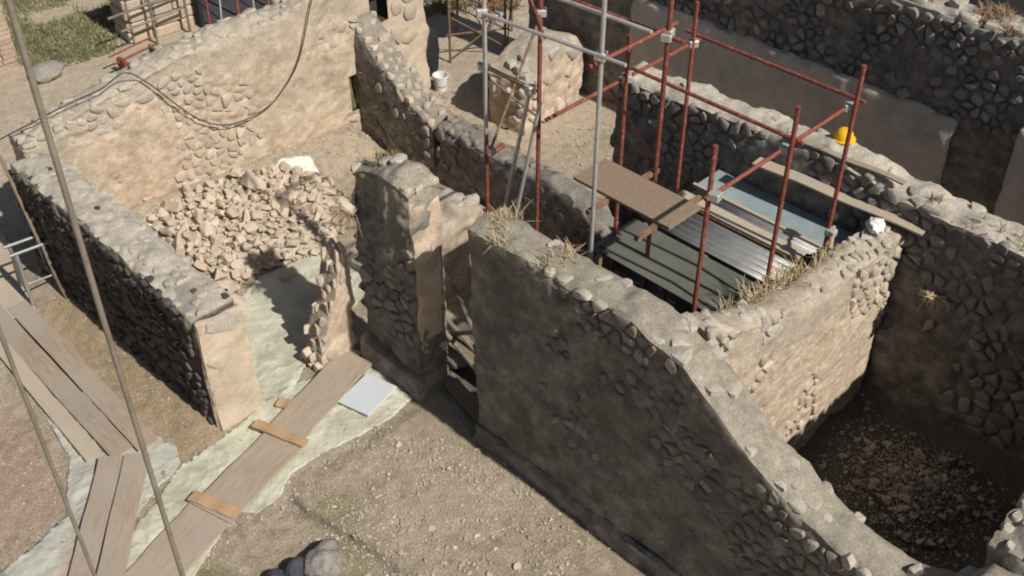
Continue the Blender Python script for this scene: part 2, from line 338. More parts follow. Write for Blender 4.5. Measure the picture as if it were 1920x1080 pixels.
def rough_box(name, m, par, lo, hi, amp=.02, res=.05, seed=0):
    lo = np.array(lo, float); hi = np.array(hi, float); VV = []; QQ = []; base = 0
    for ax in range(3):
        a, b_ = [k for k in range(3) if k != ax]; A = np.linspace(lo[a], hi[a], max(2, int((hi[a] - lo[a]) / res)) + 1); B = np.linspace(lo[b_], hi[b_], max(2, int((hi[b_] - lo[b_]) / res)) + 1)
        for sd_, val in ((0, lo[ax]), (1, hi[ax])):
            aa, bb = np.meshgrid(A, B); P = np.zeros((aa.size, 3)); P[:, a] = aa.ravel(); P[:, b_] = bb.ravel(); P[:, ax] = val
            I = np.arange(aa.size).reshape(len(B), len(A)); q = np.stack([I[:-1, :-1], I[:-1, 1:], I[1:, 1:], I[1:, :-1]], -1).reshape(-1, 4)
            if (sd_ == 1) == (ax == 1): q = q[:, ::-1]
            VV.append(P); QQ.append(q + base); base += len(P)
    P = np.concatenate(VV); c = (lo + hi) / 2; h = (hi - lo) / 2; t = np.abs((P - c) / h); e = np.sort(np.minimum(h - np.abs(P - c), .2), axis=1)
    rnd_ = np.exp(-e[:, 1] / .03) * (.03 + .03 * fbm(P + seed, 3, 2, seed))
    P = P - np.sign(P - c) * (t > .97) * rnd_[:, None] + amp * np.stack([fbm(P + seed, 2.2, 4, seed + k) for k in range(3)], 1)
    d1, d2, rid = worley((P + seed) * 5, seed)
    return link(name, grid_mesh(name, P, np.concatenate(QQ), dict(cell=rid, weather=rid * 0)), m, par)
def wall(name, label, origin, rz, L, T, top, core='tan_mortar', stone='tan_stone', cap='cap_stone', res=.045, amp=.035, relief=.03, wsc=6., faces=None, holes=(), wdepth=.5, wamt=.85, z0=-.5, cat='ruined wall', limit=290, stones_named='stone', patch=None):
    """local u along X, v across (front v=0), z up. top: list of (u, z); the wall's own lumpy ruin line is added"""
    WSEED[0] += 31; s = WSEED[0]; r = random.Random(s)
    us, zs = [a for a, b in top], [b for a, b in top]
    def topf(u, v=None):
        u = np.atleast_1d(np.asarray(u, float)); v = u * 0 + T / 2 if v is None else np.atleast_1d(np.asarray(v, float))
        return np.interp(u, us, zs) + .05 * fbm(np.stack([u, v, u * 0 + s], 1), 2.6, 3, s) - .05 * ((v / T - .5) * 2) ** 2
    root = thing(name, label, cat, origin, rz); root['kind'] = 'thing'
    hmax = max(zs); nu = max(3, int(L / res)); nv = max(3, int(T / res)); nz = max(3, int((hmax - z0) / res))
    U = np.linspace(0, L, nu + 1); Vv = np.linspace(0, T, nv + 1); Z = np.linspace(0, 1, nz + 1)
    VV = []; QQ = []; base = 0
    def addgrid(A, B, fn, flip, hole=None):
        nonlocal base
        a, b = np.meshgrid(A, B); P = fn(a.ravel(), b.ravel()); na, nb = len(A), len(B); I = np.arange(na * nb).reshape(nb, na)
        q = np.stack([I[:-1, :-1], I[:-1, 1:], I[1:, 1:], I[1:, :-1]], -1).reshape(-1, 4)
        if hole:
            c = P[q].mean(1)
            for (u0, u1, h0, h1) in hole: q = q[~((P[q][:, :, 0].min(1) > u0) & (P[q][:, :, 0].max(1) < u1) & (P[q][:, :, 2].min(1) > h0) & (P[q][:, :, 2].max(1) < h1))]; P_ = P
        if flip: q = q[:, ::-1]
        VV.append(P); QQ.append(q + base); base += len(P)
    zf = lambda u, v, t: z0 + t * (topf(u, v) - z0)
    addgrid(U, Z, lambda u, t: np.stack([u, u * 0, zf(u, u * 0, t)], 1), False, holes)
    addgrid(U, Z, lambda u, t: np.stack([u, u * 0 + T, zf(u, u * 0 + T, t)], 1), True)
    addgrid(Vv, Z, lambda v, t: np.stack([v * 0, v, zf(v * 0, v, t)], 1), True)
    addgrid(Vv, Z, lambda v, t: np.stack([v * 0 + L, v, zf(v * 0 + L, v, t)], 1), False)
    addgrid(U, Vv, lambda u, v: np.stack([u, v, topf(u, v)], 1), False)
    P = np.concatenate(VV); Qd = np.concatenate(QQ)
    tz = topf(P[:, 0], P[:, 1]); dt = tz - P[:, 2]
    e = lambda d: np.exp(-np.maximum(d, 0) / .05)
    n = np.stack([e(L - P[:, 0]) - e(P[:, 0]), e(T - P[:, 1]) - e(P[:, 1]), e(dt)], 1); ln = np.linalg.norm(n, axis=1, keepdims=True) + 1e-6; n /= ln
    nn = np.sort(np.abs(n), axis=1); edge = nn[:, 1] * 1.3                     # near an edge of the block
    wp = P + np.array([s * 1.7, s * .9, s * .3])
    def pfield(p): return fbm(p, .75, 4, s + 71) + .25 * fbm(p, 4.5, 2, s + 72)
    off3 = np.array([s * 1.7, s * .9, s * .3])
    d1, d2, rid = worley(wp * wsc * np.array([1, 1, 1.35]) + .15 * fbm(wp, 4, 2, s)[:, None], s)
    d = amp * fbm(wp, 1.1, 3, s + 5) + amp * .5 * fbm(wp, 5, 3, s + 6) + min(.011, amp * .3) * fbm(wp, 17, 2, s + 16) + relief * (np.clip((d2 - d1) * 2.2, 0, 1) - .6) * (.4 + .6 * sstep(-.4, .4, fbm(wp, .8, 2, s + 9))) - .05 * edge * (.6 + fbm(wp, 3, 2, s + 7))
    if patch is not None: d = d - .032 * sstep(patch - .02, patch + .10, pfield(wp)) * (np.abs(n[:, 2]) < .5)
    for (u0, u1, h0, h1) in holes:
        ins = (P[:, 1] < .01) & (P[:, 0] > u0 - .12) & (P[:, 0] < u1 + .12) & (P[:, 2] > h0 - .12) & (P[:, 2] < h1 + .12); d = np.where(ins, np.minimum(d, .0), d)
    P2 = P + n * d[:, None]
    wth = np.clip(sstep(wdepth, 0, dt + min(.25, .4 * wdepth) * fbm(wp, 1.5, 3, s + 8)) * wamt, 0, 1)
    link('core', grid_mesh('core', P2, Qd, dict(cell=rid, weather=wth)), core, root)
    allst = []
    for fname, cfg in (faces or {}).items():
        size, stretch, cover, proud = cfg[:4]; smat = cfg[4] if len(cfg) > 4 else stone; zr = cfg[5] if len(cfg) > 5 else (-.1, 9)
        Wd, Hh = (L, hmax) if fname in ('front', 'back') else (T, hmax) if fname in ('end0', 'end1') else (L, T)
        if fname == 'top': smat = cfg[4] if len(cfg) > 4 else cap
        PL = [p for p in cells(Wd, Hh, size, stretch, r) if area(p) > (size * .35) ** 2]
        if not PL: continue
        C = np.array([(sum(q[0] for q in p) / len(p), sum(q[1] for q in p) / len(p)) for p in PL])
        CL = fbm(np.column_stack([C, np.full(len(C), s + len(fname))]), 1.1, 2, s + 40)
        uu_ = C[:, 0] if fname in ('front', 'back', 'top') else np.full(len(C), 0. if fname == 'end0' else L)
        TZ = topf(uu_, C[:, 1] if fname == 'top' else np.full(len(C), T / 2))
        if fname in ('front', 'back'): P3 = np.column_stack([C[:, 0], np.full(len(C), 0. if fname == 'front' else T), C[:, 1]])
        elif fname == 'top': P3 = np.column_stack([C[:, 0], C[:, 1], TZ])
        else: P3 = np.column_stack([uu_, C[:, 0], C[:, 1]])
        PF = pfield(P3 + off3); inset = -.026 if (patch is not None and fname != 'top') else 0.
        for k_, poly in enumerate(PL):
            if inset and PF[k_] < patch + .03: continue
            a = area(poly); cx, cy = C[k_]; cl = CL[k_]; zt = TZ[k_]; sm_ = smat
            if r.random() > (cover + cl * .45 if not inset else .93): continue
            if fname != 'top':
                if cy > zt - .06 or not (zr[0] < cy < zr[1]): continue
                if any(fname == 'front' and u0 - .1 < cx < u1 + .1 and h0 - .1 < cy < h1 + .1 for (u0, u1, h0, h1) in holes): continue
                if zt - cy < wdepth * r.uniform(.3, 1.0) and stone in ('tan_stone', 'shade_stone'): sm_ = cap
            (c0, c1), V, F = stone_geo(poly, (.034 if inset else proud) * r.uniform(.55, 1.25), r.uniform(.005, .013), r); V = [(a_, b_, c_ + inset) for a_, b_, c_ in V]
            if fname == 'front': mt = Matrix(((1, 0, 0, c0), (0, 0, -1, 0), (0, 1, 0, c1), (0, 0, 0, 1)))
            elif fname == 'back': mt = Matrix(((-1, 0, 0, c0), (0, 0, 1, T), (0, 1, 0, c1), (0, 0, 0, 1)))
            elif fname == 'end1': mt = Matrix(((0, 0, 1, L), (1, 0, 0, c0), (0, 1, 0, c1), (0, 0, 0, 1)))
            elif fname == 'end0': mt = Matrix(((0, 0, -1, 0), (-1, 0, 0, c0), (0, 1, 0, c1), (0, 0, 0, 1)))
            else: mt = Matrix.Translation((c0, c1, zt - .01)) @ Matrix.Rotation(r.uniform(-.15, .15), 4, 'X') @ Matrix.Rotation(r.uniform(-.15, .15), 4, 'Y')
            allst.append((a, V, F, mt, sm_))
    allst.sort(key=lambda q: -q[0])
    for a, V, F, mt, smat in allst[:limit]:
        o = link(stones_named, mesh('stone', V, F, True), smat, root); o.data.set_sharp_from_angle(angle=R(48)); o.matrix_local = mt
    rest = allst[limit:]
    if rest:
        mb = MB()
        for a, V, F, mt, smat in rest: mb.add([mt @ Vector(v) for v in V], F)
        tag(mb.build('small_stones', rest[0][4], root), kind='stuff')
    return root, topf

# left wall of the rubble room
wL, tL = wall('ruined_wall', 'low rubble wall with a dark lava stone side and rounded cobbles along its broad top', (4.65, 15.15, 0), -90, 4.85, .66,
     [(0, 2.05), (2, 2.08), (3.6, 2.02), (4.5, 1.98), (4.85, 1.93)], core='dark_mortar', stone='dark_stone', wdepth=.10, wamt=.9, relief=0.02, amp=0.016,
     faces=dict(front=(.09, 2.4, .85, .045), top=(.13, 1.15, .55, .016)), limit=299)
# pale block facing on its near end
wall('wall_facing', 'tan plastered blockwork facing the near end of the low dark wall', (4.645, 10.17, 0), 0, .68, .16,
     [(0, 1.9), (.68, 1.86)], core='plaster', stone='tan_stone', amp=0.016, relief=0.006, wdepth=.15, wamt=.5, res=.03, faces=dict(front=(.27, 2.3, .95, .012, 'plaster')), cat='wall end')
# back wall
wB, tB = wall('ruined_wall', 'long sunlit tan rubble wall behind the heap of stones, a cable hanging on it', (4.95, 15.30, 0), -6, 6.0, .62,
     [(0, 2.10), (.6, 2.22), (1.4, 2.45), (2.6, 2.72), (3.6, 2.82), (4.6, 2.85), (5.2, 3.05), (6, 3.2)], core='tan_mortar', stone='tan_stone', amp=0.02, relief=0.008, wdepth=.75, wamt=.75, wsc=8.,
     patch=-0.14, faces=dict(front=(.125, 1.6, .42, .019, 'tan_stone', (.1, 2.4)), top=(.16, 1.25, .65, .028), end0=(.22, 1.4, .5, .03)), holes=[(5.64, 5.94, .62, 1.36)], limit=299)
nb = MB()
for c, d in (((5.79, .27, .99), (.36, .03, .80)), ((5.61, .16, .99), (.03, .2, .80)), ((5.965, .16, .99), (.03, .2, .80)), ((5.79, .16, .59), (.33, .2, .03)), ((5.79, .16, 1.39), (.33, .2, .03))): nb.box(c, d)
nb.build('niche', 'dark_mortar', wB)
for k in range(9):
    x0 = 5.66 + .03 * k
    MB().tube([(x0, .07 + .02 * (k % 2), .64), (x0 + random.uniform(-.05, .05), .08, .95), (x0 + random.uniform(-.06, .06), .12, 1.24)], [.016, .013, .01], 6).build('stick', 'olive', wB)
# plastered high pier to its right
wQ, tQ = wall('plastered_pier', 'tall smooth plastered pier with a square hole, behind the broken sloping wall', (10.94, 14.86, 0), 0, 1.68, .7,
     [(0, 3.6), (1.68, 3.7)], core='plaster', stone='tan_stone', amp=.018, relief=.006, wdepth=.2, faces=dict(front=(.2, 1.4, .12, .03)), holes=[(.34, .78, 2.0, 2.62)])
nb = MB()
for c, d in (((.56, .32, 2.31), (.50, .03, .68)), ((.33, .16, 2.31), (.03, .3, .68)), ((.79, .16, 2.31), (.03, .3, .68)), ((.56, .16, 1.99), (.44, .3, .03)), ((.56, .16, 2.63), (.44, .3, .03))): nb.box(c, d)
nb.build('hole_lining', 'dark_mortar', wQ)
# sloping broken wall
wall('ruined_wall', 'broken wall sloping steeply down from the plastered pier, its torn stones in the sun', (10.80, 14.84, 0), -90, 2.1, .58,
     [(0, 2.35), (.35, 2.15), (.8, 1.78), (1.4, 1.35), (2.1, 1.12)], core='grey_shade_mortar', stone='shade_stone', amp=.04, relief=.02, wdepth=.12, wamt=.5,
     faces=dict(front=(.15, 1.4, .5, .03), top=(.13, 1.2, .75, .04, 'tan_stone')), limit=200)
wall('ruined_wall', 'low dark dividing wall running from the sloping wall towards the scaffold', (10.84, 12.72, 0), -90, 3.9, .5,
     [(0, 1.12), (.8, 1.16), (1.7, 1.1), (2.6, 1.18), (3.4, 1.0), (3.9, .6)], core='grey_shade_mortar', stone='shade_stone', amp=.04, relief=.02, wdepth=.05, wamt=.2,
     faces=dict(front=(.15, 1.4, .5, .03), top=(.13, 1.2, .35, .03, 'shade_stone'), end1=(.15, 1.3, .5, .04)), limit=200)  # top stones get the shade colour as well
# tall pier left of the doorway
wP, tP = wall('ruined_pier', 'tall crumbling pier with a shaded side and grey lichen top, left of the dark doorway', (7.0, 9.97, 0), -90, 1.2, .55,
     [(0, 3.22), (.25, 3.38), (.6, 3.46), (.9, 3.46), (1.2, 3.38)], core='grey_shade_mortar', stone='shade_stone', amp=0.06, relief=0.01, wdepth=.6, wamt=.9, res=.035,
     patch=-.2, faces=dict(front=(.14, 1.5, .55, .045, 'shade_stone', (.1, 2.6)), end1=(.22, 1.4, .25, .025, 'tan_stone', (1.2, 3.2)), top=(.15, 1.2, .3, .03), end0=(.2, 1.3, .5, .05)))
rough_box('lit_end_skin', 'tan_mortar', wP, (1.17, .03, .6), (1.222, .52, 3.2), .035, .04, 13)  # sunlit end coloured paler than the shaded side of the same pier
rough_box('plinth', 'grey_shade_mortar', wP, (-.02, -.10, -.3), (1.27, .5, .46), .035, .04, 3)
# stub return wall
wall('ruined_wall', 'low torn stump of wall stepping down beside the tall pier, loose stones on its edge', (6.36, 10.16, 0), 0, .66, .42,
     [(0, .25), (.12, .62), (.30, 1.02), (.46, 1.55), (.66, 1.86)], core='tan_mortar', stone='tan_stone', amp=.03, relief=.02, wdepth=.05, wamt=.3, res=.03,
     faces=dict(front=(.16, 1.4, .3, .02), top=(.085, 1.1, 1.3, .10, 'rubble_stone'), end0=(.11, 1.2, 1.3, .09, 'rubble_stone')))
# street wall right of the doorway
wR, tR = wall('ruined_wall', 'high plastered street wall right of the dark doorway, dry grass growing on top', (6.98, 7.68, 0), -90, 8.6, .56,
     [(0, 3.52), (1, 3.55), (2.4, 3.55), (3.1, 3.4), (3.7, 3.0), (4.2, 2.65), (4.7, 2.4), (5.7, 2.2), (6.1, 2.4), (6.3, 2.8), (8.6, 2.9)], core='grey_shade_mortar', stone='shade_stone', amp=0.016, relief=0.006, wdepth=.15, wamt=.9,
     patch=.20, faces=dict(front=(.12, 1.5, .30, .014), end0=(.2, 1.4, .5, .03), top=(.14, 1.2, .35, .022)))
rough_box('plinth', 'grey_shade_mortar', wR, (.02, -.045, -.3), (8.56, .06, .38), .035, .06, 5)
# room beyond the doorway
wall('ruined_wall', 'lumpy half-height wall seen through the doorway gap, its top in the sun', (7.72, 9.95, 0), 0, 2.1, .5,
     [(0, .7), (.4, 1.0), (.75, 1.45), (1.1, 1.75), (1.5, 1.62), (2.1, 1.0)], core='tan_mortar', stone='tan_stone', amp=.09, relief=.03, faces=dict(front=(.22, 1.4, .3, .05), top=(.2, 1.2, .6, .06)))
wE, tE = wall('ruined_wall', 'stubby tan wall end beyond the scaffold, casting a shadow on the pale floor', (12.95, 12.6, 0), 8, 1.9, .9,
     [(0, 1.1), (.6, 1.45), (1.3, 1.5), (1.9, 1.2)], core='tan_mortar', stone='tan_stone', amp=0.035, relief=0.02, faces=dict(front=(.22, 1.3, .5, .06), top=(.2, 1.2, .7, .07), end0=(.2, 1.3, .5, .06)))
# sunlit cross wall on the right, its neighbours, the pit
wS, tS = wall('ruined_wall', 'sunlit pitted cross wall whose ragged top falls to the right, dry grass behind it', (7.54, 4.65, 0), 0, 4.28, .48,
     [(0, 3.40), (.5, 3.2), (.95, 2.98), (1.9, 2.66), (3.2, 2.52), (4.28, 2.54)], core='tan_mortar', stone='tan_stone', amp=0.022, relief=0.013, wsc=13, res=.035, wdepth=.7, wamt=.7,
     patch=.06, faces=dict(front=(.12, 1.35, .32, .010, 'tan_stone', (.1, 3.4)), top=(.13, 1.2, .6, .035)), limit=299)
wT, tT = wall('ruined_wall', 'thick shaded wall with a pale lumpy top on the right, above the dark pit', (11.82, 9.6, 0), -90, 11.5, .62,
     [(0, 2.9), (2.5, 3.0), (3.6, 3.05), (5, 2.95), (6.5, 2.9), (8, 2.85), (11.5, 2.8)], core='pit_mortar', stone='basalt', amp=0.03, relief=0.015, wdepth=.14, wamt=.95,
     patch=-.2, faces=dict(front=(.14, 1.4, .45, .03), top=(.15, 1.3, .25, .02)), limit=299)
wN, tN = wall('ruined_wall', 'near wall at the lower right corner with speckled lichen stones on top', (7.54, .84, 0), 0, 4.28, .66,
     [(0, 2.9), (.6, 3.05), (1.2, 3.3), (4.28, 3.4)], core='grey_shade_mortar', stone='shade_stone', cap='cap_stone', amp=.05, relief=.03, wdepth=.3,
     faces=dict(top=(.12, 1.2, .7, .035), back=(.24, 1.4, .4, .03)), limit=250)
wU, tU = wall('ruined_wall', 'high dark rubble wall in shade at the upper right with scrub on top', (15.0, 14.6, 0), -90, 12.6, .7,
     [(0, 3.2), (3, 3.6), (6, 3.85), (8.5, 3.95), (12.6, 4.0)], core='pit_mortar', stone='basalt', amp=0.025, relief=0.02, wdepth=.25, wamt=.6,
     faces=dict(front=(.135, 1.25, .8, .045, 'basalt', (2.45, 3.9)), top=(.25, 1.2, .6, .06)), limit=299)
rough_box('plaster_band', 'grey_plaster', wU, (2.7, -.07, -.3), (9.0, .04, 2.45), .045, .06, 7)
rough_box('pilaster', 'pink_plaster', wU, (9.95, -.26, -.3), (10.9, .04, 2.8), .03, .06, 8)
wall('rendered_wall', 'dark flat grey rendered wall beyond the scrub in the upper right corner', (16.9, 11.0, 0), -90, 10.5, .4, [(0, 4.4), (10.5, 4.6)], core='grey_plaster', amp=.02, relief=.004, res=.1, cat='wall')

# ------------------------------------------------------------ pavement clutter helper: sheets and boards
def pts_in(poly, q):
    c = False; n = len(poly)
    for i in range(n):
        (x1, y1), (x2, y2) = poly[i], poly[(i + 1) % n]
        if (y1 > q[1]) != (y2 > q[1]) and q[0] < (x2 - x1) * (q[1] - y1) / (y2 - y1) + x1: c = not c
    return c
def sheet(name, label, poly, m, lift=.012, wr=.03, seed=0, step=.045, cat='tarpaulin'):
    r = random.Random(seed); bd = []
    for i in range(len(poly)):
        a, b_ = poly[i], poly[(i + 1) % len(poly)]; d = math.hypot(b_[0] - a[0], b_[1] - a[1]); k = max(1, int(d / step))
        for j in range(k): bd.append((a[0] + (b_[0] - a[0]) * j / k + r.uniform(-.012, .012), a[1] + (b_[1] - a[1]) * j / k + r.uniform(-.012, .012)))
    xs = [p[0] for p in bd]; ys = [p[1] for p in bd]; inn = []
    for X in np.arange(min(xs), max(xs), step):
        for Y in np.arange(min(ys), max(ys), step):
            q = (X + r.uniform(-.01, .01), Y + r.uniform(-.01, .01))
            if pts_in(bd, q): inn.append(q)
    nb_ = len(bd); vs = [Vector(p) for p in bd + inn]
    V, E_, F, *_ = geometry.delaunay_2d_cdt(vs, [], [list(range(nb_))], 1, 1e-5)
    V = np.array([v[:] for v in V]); p3 = np.stack([V[:, 0], V[:, 1], V[:, 0] * 0 + seed], 1)
    rid_ = 1 - np.abs(fbm(p3 * np.array([1, 1, 1]), 1.7, 3, seed + 50)) * 1.6
    rg2 = 1 - np.abs(fbm(p3 + .3 * fbm(p3, 2, 2, seed + 3)[:, None], 3.7, 2, seed + 60)) * 2.0
    rg3 = 1 - np.abs(fbm(p3 * np.array([1.6, .7, 1]) + .5 * fbm(p3, 1.3, 2, seed + 5)[:, None], 2.4, 2, seed + 70)) * 2.2
    z = gh(V[:, 0], V[:, 1]) + lift + wr * .5 * np.clip(rid_, 0, 1) ** 3 + wr * .5 * np.clip(rg2, 0, 1) ** 4 + wr * 1.1 * np.clip(rg3, 0, 1) ** 7 * sstep(-.2, .4, fbm(p3, .9, 2, seed + 80))
    me = mesh(name, np.column_stack([V, z]), [list(f) for f in F], True); o = link(name, me, m)
    sm = o.modifiers.new('thick', 'SOLIDIFY'); sm.thickness = .003; sm.offset = -1
    return tag(o, label, cat)
sheet('tarpaulin', 'pale green tarpaulin spread on the room floor in front of the rubble heap', [(5.30, 10.2), (5.36, 10.8), (5.72, 11.5), (6.0, 12.0), (6.4, 12.35), (7.0, 12.6), (7.9, 12.5), (8.3, 11.9), (7.9, 11.1), (7.0, 10.72), (6.5, 10.66), (6.22, 10.4), (5.95, 10.22), (5.6, 10.1)], 'tarp', .02, .035, 1)
sheet('tarpaulin', 'pale green tarpaulin under the main plank walkway in the street', [(6.95, 9.9), (6.9, 8.84), (6.4, 8.75), (5.82, 8.82), (5.2, 8.9), (4.85, 8.88), (4.55, 8.69), (4.2, 8.66), (4.02, 8.9), (3.2, 8.45), (2.3, 7.9), (1.7, 8.5), (2.3, 9.1), (2.93, 9.5), (3.45, 9.75), (3.9, 10.05), (4.4, 10.05), (4.75, 10.1), (5.0, 10.12), (5.3, 10.22), (5.9, 10.24), (6.3, 10.12), (6.7, 10.1)], 'tarp', .014, .035, 2)
sheet('tarpaulin', 'dusty grey tarpaulin crumpled under the left plank walkway', [(3.72, 12.6), (3.30, 12.6), (3.12, 12.1), (3.0, 11.2), (2.75, 10.8), (2.5, 10.35), (2.0, 10.2), (1.45, 10.1), (.9, 9.6), (1.3, 8.7), (2.1, 8.9), (2.9, 9.6), (3.6, 9.95), (3.95, 10.0), (4.1, 10.4), (3.95, 11.0), (3.9, 11.8)], 'grey_tarp', .008, .04, 3)
sheet('tarpaulin', 'white tarpaulin whose corners stick out from under the rubble heap', [(6.2, 12.85), (6.15, 13.6), (6.0, 14.2), (6.02, 14.72), (6.35, 14.86), (6.85, 14.84), (7.2, 14.5), (8.2, 14.4), (8.55, 14.5), (8.95, 14.68), (9.45, 14.5), (9.3, 13.8), (8.7, 12.9), (7.2, 12.8)], 'white_tarp', .012, .012, 4, .08)
def plank(name, label, c, d, rz, m, zoff, tilt=0, cat='plank', group=None, bev=.004):
    "board with its own slightly bowed mesh; origin at its centre on the ground"
    L_, W_, T_ = d; n = 14; V = []; F = []
    for i in range(n + 1):
        u = -L_ / 2 + L_ * i / n; bow = .008 * math.sin(i * .9 + rz) + random.uniform(-.001, .001)
        e0 = random.uniform(-.003, .003)
        for y_, z_ in ((-W_ / 2 + e0, 0), (-W_ / 2 + e0, T_ - bev), (-W_ / 2 + e0 + bev, T_), (W_ / 2 - bev, T_), (W_ / 2, T_ - bev), (W_ / 2, 0)): V.append((u, y_, z_ + bow))
    for i in range(n):
        for j in range(6): F.append([i * 6 + j, i * 6 + (j + 1) % 6, (i + 1) * 6 + (j + 1) % 6, (i + 1) * 6 + j][::-1])
    F += [[0, 1, 2, 3, 4, 5][::-1], [n * 6 + j for j in range(6)]]
    me = mesh(name, V, F); bm = bmesh.new(); bm.from_mesh(me); bmesh.ops.recalc_face_normals(bm, faces=bm.faces); bm.to_mesh(me); bm.free()
    o = link(name, me, m); o.location = (c[0], c[1], float(gh(c[0], c[1])[0]) + zoff); o.rotation_euler = (0, R(tilt), R(rz))
    return tag(o, label, cat, group)
def pk(name, label, a, b, wd, m, zoff, th=.028, **k):
    c = ((a[0] + b[0]) / 2, (a[1] + b[1]) / 2); return plank(name, label, c, (math.dist(a, b), wd, th), math.degrees(math.atan2(b[1] - a[1], b[0] - a[0])), m, zoff, **k)
# main walkway
pk('plank', 'wide brown board of the main walkway reaching the foot of the tall pier', (5.25, 9.48), (6.84, 9.97), .56, 'board', .075)
pk('plank', 'wide brown board of the main walkway between the two orange cross pieces', (3.75, 9.02), (5.27, 9.43), .60, 'board', .070)
pk('plank', 'wide brown board of the main walkway at the bottom edge of the picture', (2.2, 8.52), (3.86, 9.09), .64, 'board', .062)
pk('plank', 'narrow brown board slid in beside the main walkway near the tall pier', (5.9, 9.78), (6.95, 10.1), .16, 'board', .055)
pk('cross_board', 'long orange cross board over the joint of the main walkway', (5.02, 9.88), (5.27, 9.10), .15, 'orange_board', .112, cat='board')
pk('cross_board', 'orange cross board nearest the bottom edge over the walkway joint', (3.74, 9.42), (3.97, 8.76), .17, 'orange_board', .104, cat='board')
pk('cross_board', 'short orange block sticking out left of the walkway on the tarpaulin', (5.50, 10.04), (5.68, 9.72), .17, 'orange_board', .05, cat='board')
# left walkway
pk('plank', 'outer brown board of the left walkway leading up to the metal trestle', (3.52, 10.75), (3.62, 14.9), .30, 'board', .058)
pk('plank', 'inner brown board of the left walkway beside the dark wall', (3.83, 10.62), (3.95, 14.6), .30, 'board', .060)
pk('plank', 'pale narrow board lying along the left edge of the left walkway', (3.22, 10.95), (3.38, 14.5), .22, 'pale_board', .05)
pk('plank', 'left one of two brown boards running down the bottom left corner', (3.36, 10.72), (1.85, 8.92), .30, 'board', .088)
pk('plank', 'right one of two brown boards running down the bottom left corner', (3.62, 10.52), (2.14, 8.72), .32, 'board', .090)
# foam panel
o = MB().box((0, 0, .02), (.66, .52, .03), bev=.004).build('foam_panel', 'foam'); tag(o, 'pale blue foam panel lying on the tarpaulin right of the walkway', 'panel')
o.location = (6.46, 9.28, float(gh(6.46, 9.28)[0]) + .062); o.rotation_euler = (0, 0, R(14))

# ------------------------------------------------------------ stones
def rock_mesh(seed, flat=.75, npt=12, bev=.08):
    r = random.Random(seed); bm = bmesh.new()
    ax = (r.uniform(.8, 1.15), r.uniform(.65, .95), flat * r.uniform(.75, 1.1))
    for i in range(npt):
        v = Vector((r.gauss(0, 1), r.gauss(0, 1), r.gauss(0, 1))).normalized()
        v = Vector([math.copysign(abs(c) ** .7, c) for c in v]) * r.uniform(.8, 1.05) * .5
        bm.verts.new((v.x * ax[0], v.y * ax[1], v.z * ax[2]))
    h = bmesh.ops.convex_hull(bm, input=list(bm.verts)); bmesh.ops.delete(bm, geom=list({g_ for g_ in h['geom_interior'] + h['geom_unused'] if isinstance(g_, bmesh.types.BMVert)}), context='VERTS')
    bmesh.ops.dissolve_limit(bm, angle_limit=R(16), verts=list(bm.verts), edges=list(bm.edges))
    if bev: bmesh.ops.bevel(bm, geom=list(bm.edges), offset=.022, segments=1, affect='EDGES')
    bmesh.ops.triangulate(bm, faces=bm.faces); me = bpy.data.meshes.new('rock'); bm.to_mesh(me); bm.free(); return me
RK = [rock_mesh(100 + i) for i in range(18)]
for me in RK: me.materials.append(M['rubble_stone'])
PB = []
for i in range(10):
    me = rock_mesh(300 + i, .6, 9, 0); PB.append((np.array([v.co[:] for v in me.vertices]), [list(p.vertices) for p in me.polygons]))
def scatter(name, m, pts, parent=None):
    "one mesh of many little stones: pts = (x, y, z, size)"
    V = []; F = []; base = 0; A_ = np.array(pts); A_[:, 2] += gh(A_[:, 0], A_[:, 1])
    for (x_, y_, z_, s_) in A_:
        v, f = random.choice(PB); a = random.uniform(0, 6.28); c, s = math.cos(a), math.sin(a)
        q = v * s_; V.append(np.stack([q[:, 0] * c - q[:, 1] * s + x_, q[:, 0] * s + q[:, 1] * c + y_, q[:, 2] + z_], 1)); F += [[i + base for i in t] for t in f]; base += len(v)
    return link(name, mesh(name, np.concatenate(V), F), m, parent)
HP = [(6.0, 13.1), (6.0, 14.3), (6.35, 14.7), (7.0, 14.86), (8.0, 14.72), (8.9, 14.5), (9.35, 14.0), (9.3, 13.4), (8.7, 12.6), (8.1, 12.25), (7.6, 12.55), (6.9, 12.75), (6.4, 12.4)]
def edge_d(q): return min(geometry.intersect_point_line(Vector((*q, 0)), Vector((*HP[i], 0)), Vector((*HP[(i + 1) % len(HP)], 0)))[0].xy.__sub__(Vector(q)).length if 0 <= geometry.intersect_point_line(Vector((*q, 0)), Vector((*HP[i], 0)), Vector((*HP[(i + 1) % len(HP)], 0)))[1] <= 1 else math.dist(q, HP[i]) for i in range(len(HP)))
def heap(q): return .44 * (1 - math.exp(-edge_d(q) / .35)) + .06 * math.sin(q[0] * 3.1) * math.sin(q[1] * 2.7 + 1) * min(1, edge_d(q) * 3)
sel = []; tries = 0
while len(sel) < 298 and tries < 40000:
    tries += 1; q = (random.uniform(5.9, 9.5), random.uniform(12.1, 15.0))
    if not pts_in(HP, q): continue
    s_ = random.choice((.14, .17, .2, .23, .27, .34)) * random.uniform(.85, 1.15)
    if all(math.dist(q, t[:2]) > .27 * (s_ + t[2]) for t in sel): sel.append((*q, s_))
for (x_, y_, s_) in sel:
    o = bpy.data.objects.new('rubble_stone', random.choice(RK)); col.objects.link(o)
    o.location = (x_, y_, float(gh(x_, y_)[0]) + heap((x_, y_)) + s_ * .22 + random.uniform(-.02, .05)); o.scale = (s_, s_, s_)
    o.rotation_euler = (random.uniform(-.6, .6), random.uniform(-.6, .6), random.uniform(0, 6.28))
    tag(o, 'tan broken stone lying in the big rubble heap before the back wall', 'stone', 'stones of the rubble heap')
pp = []
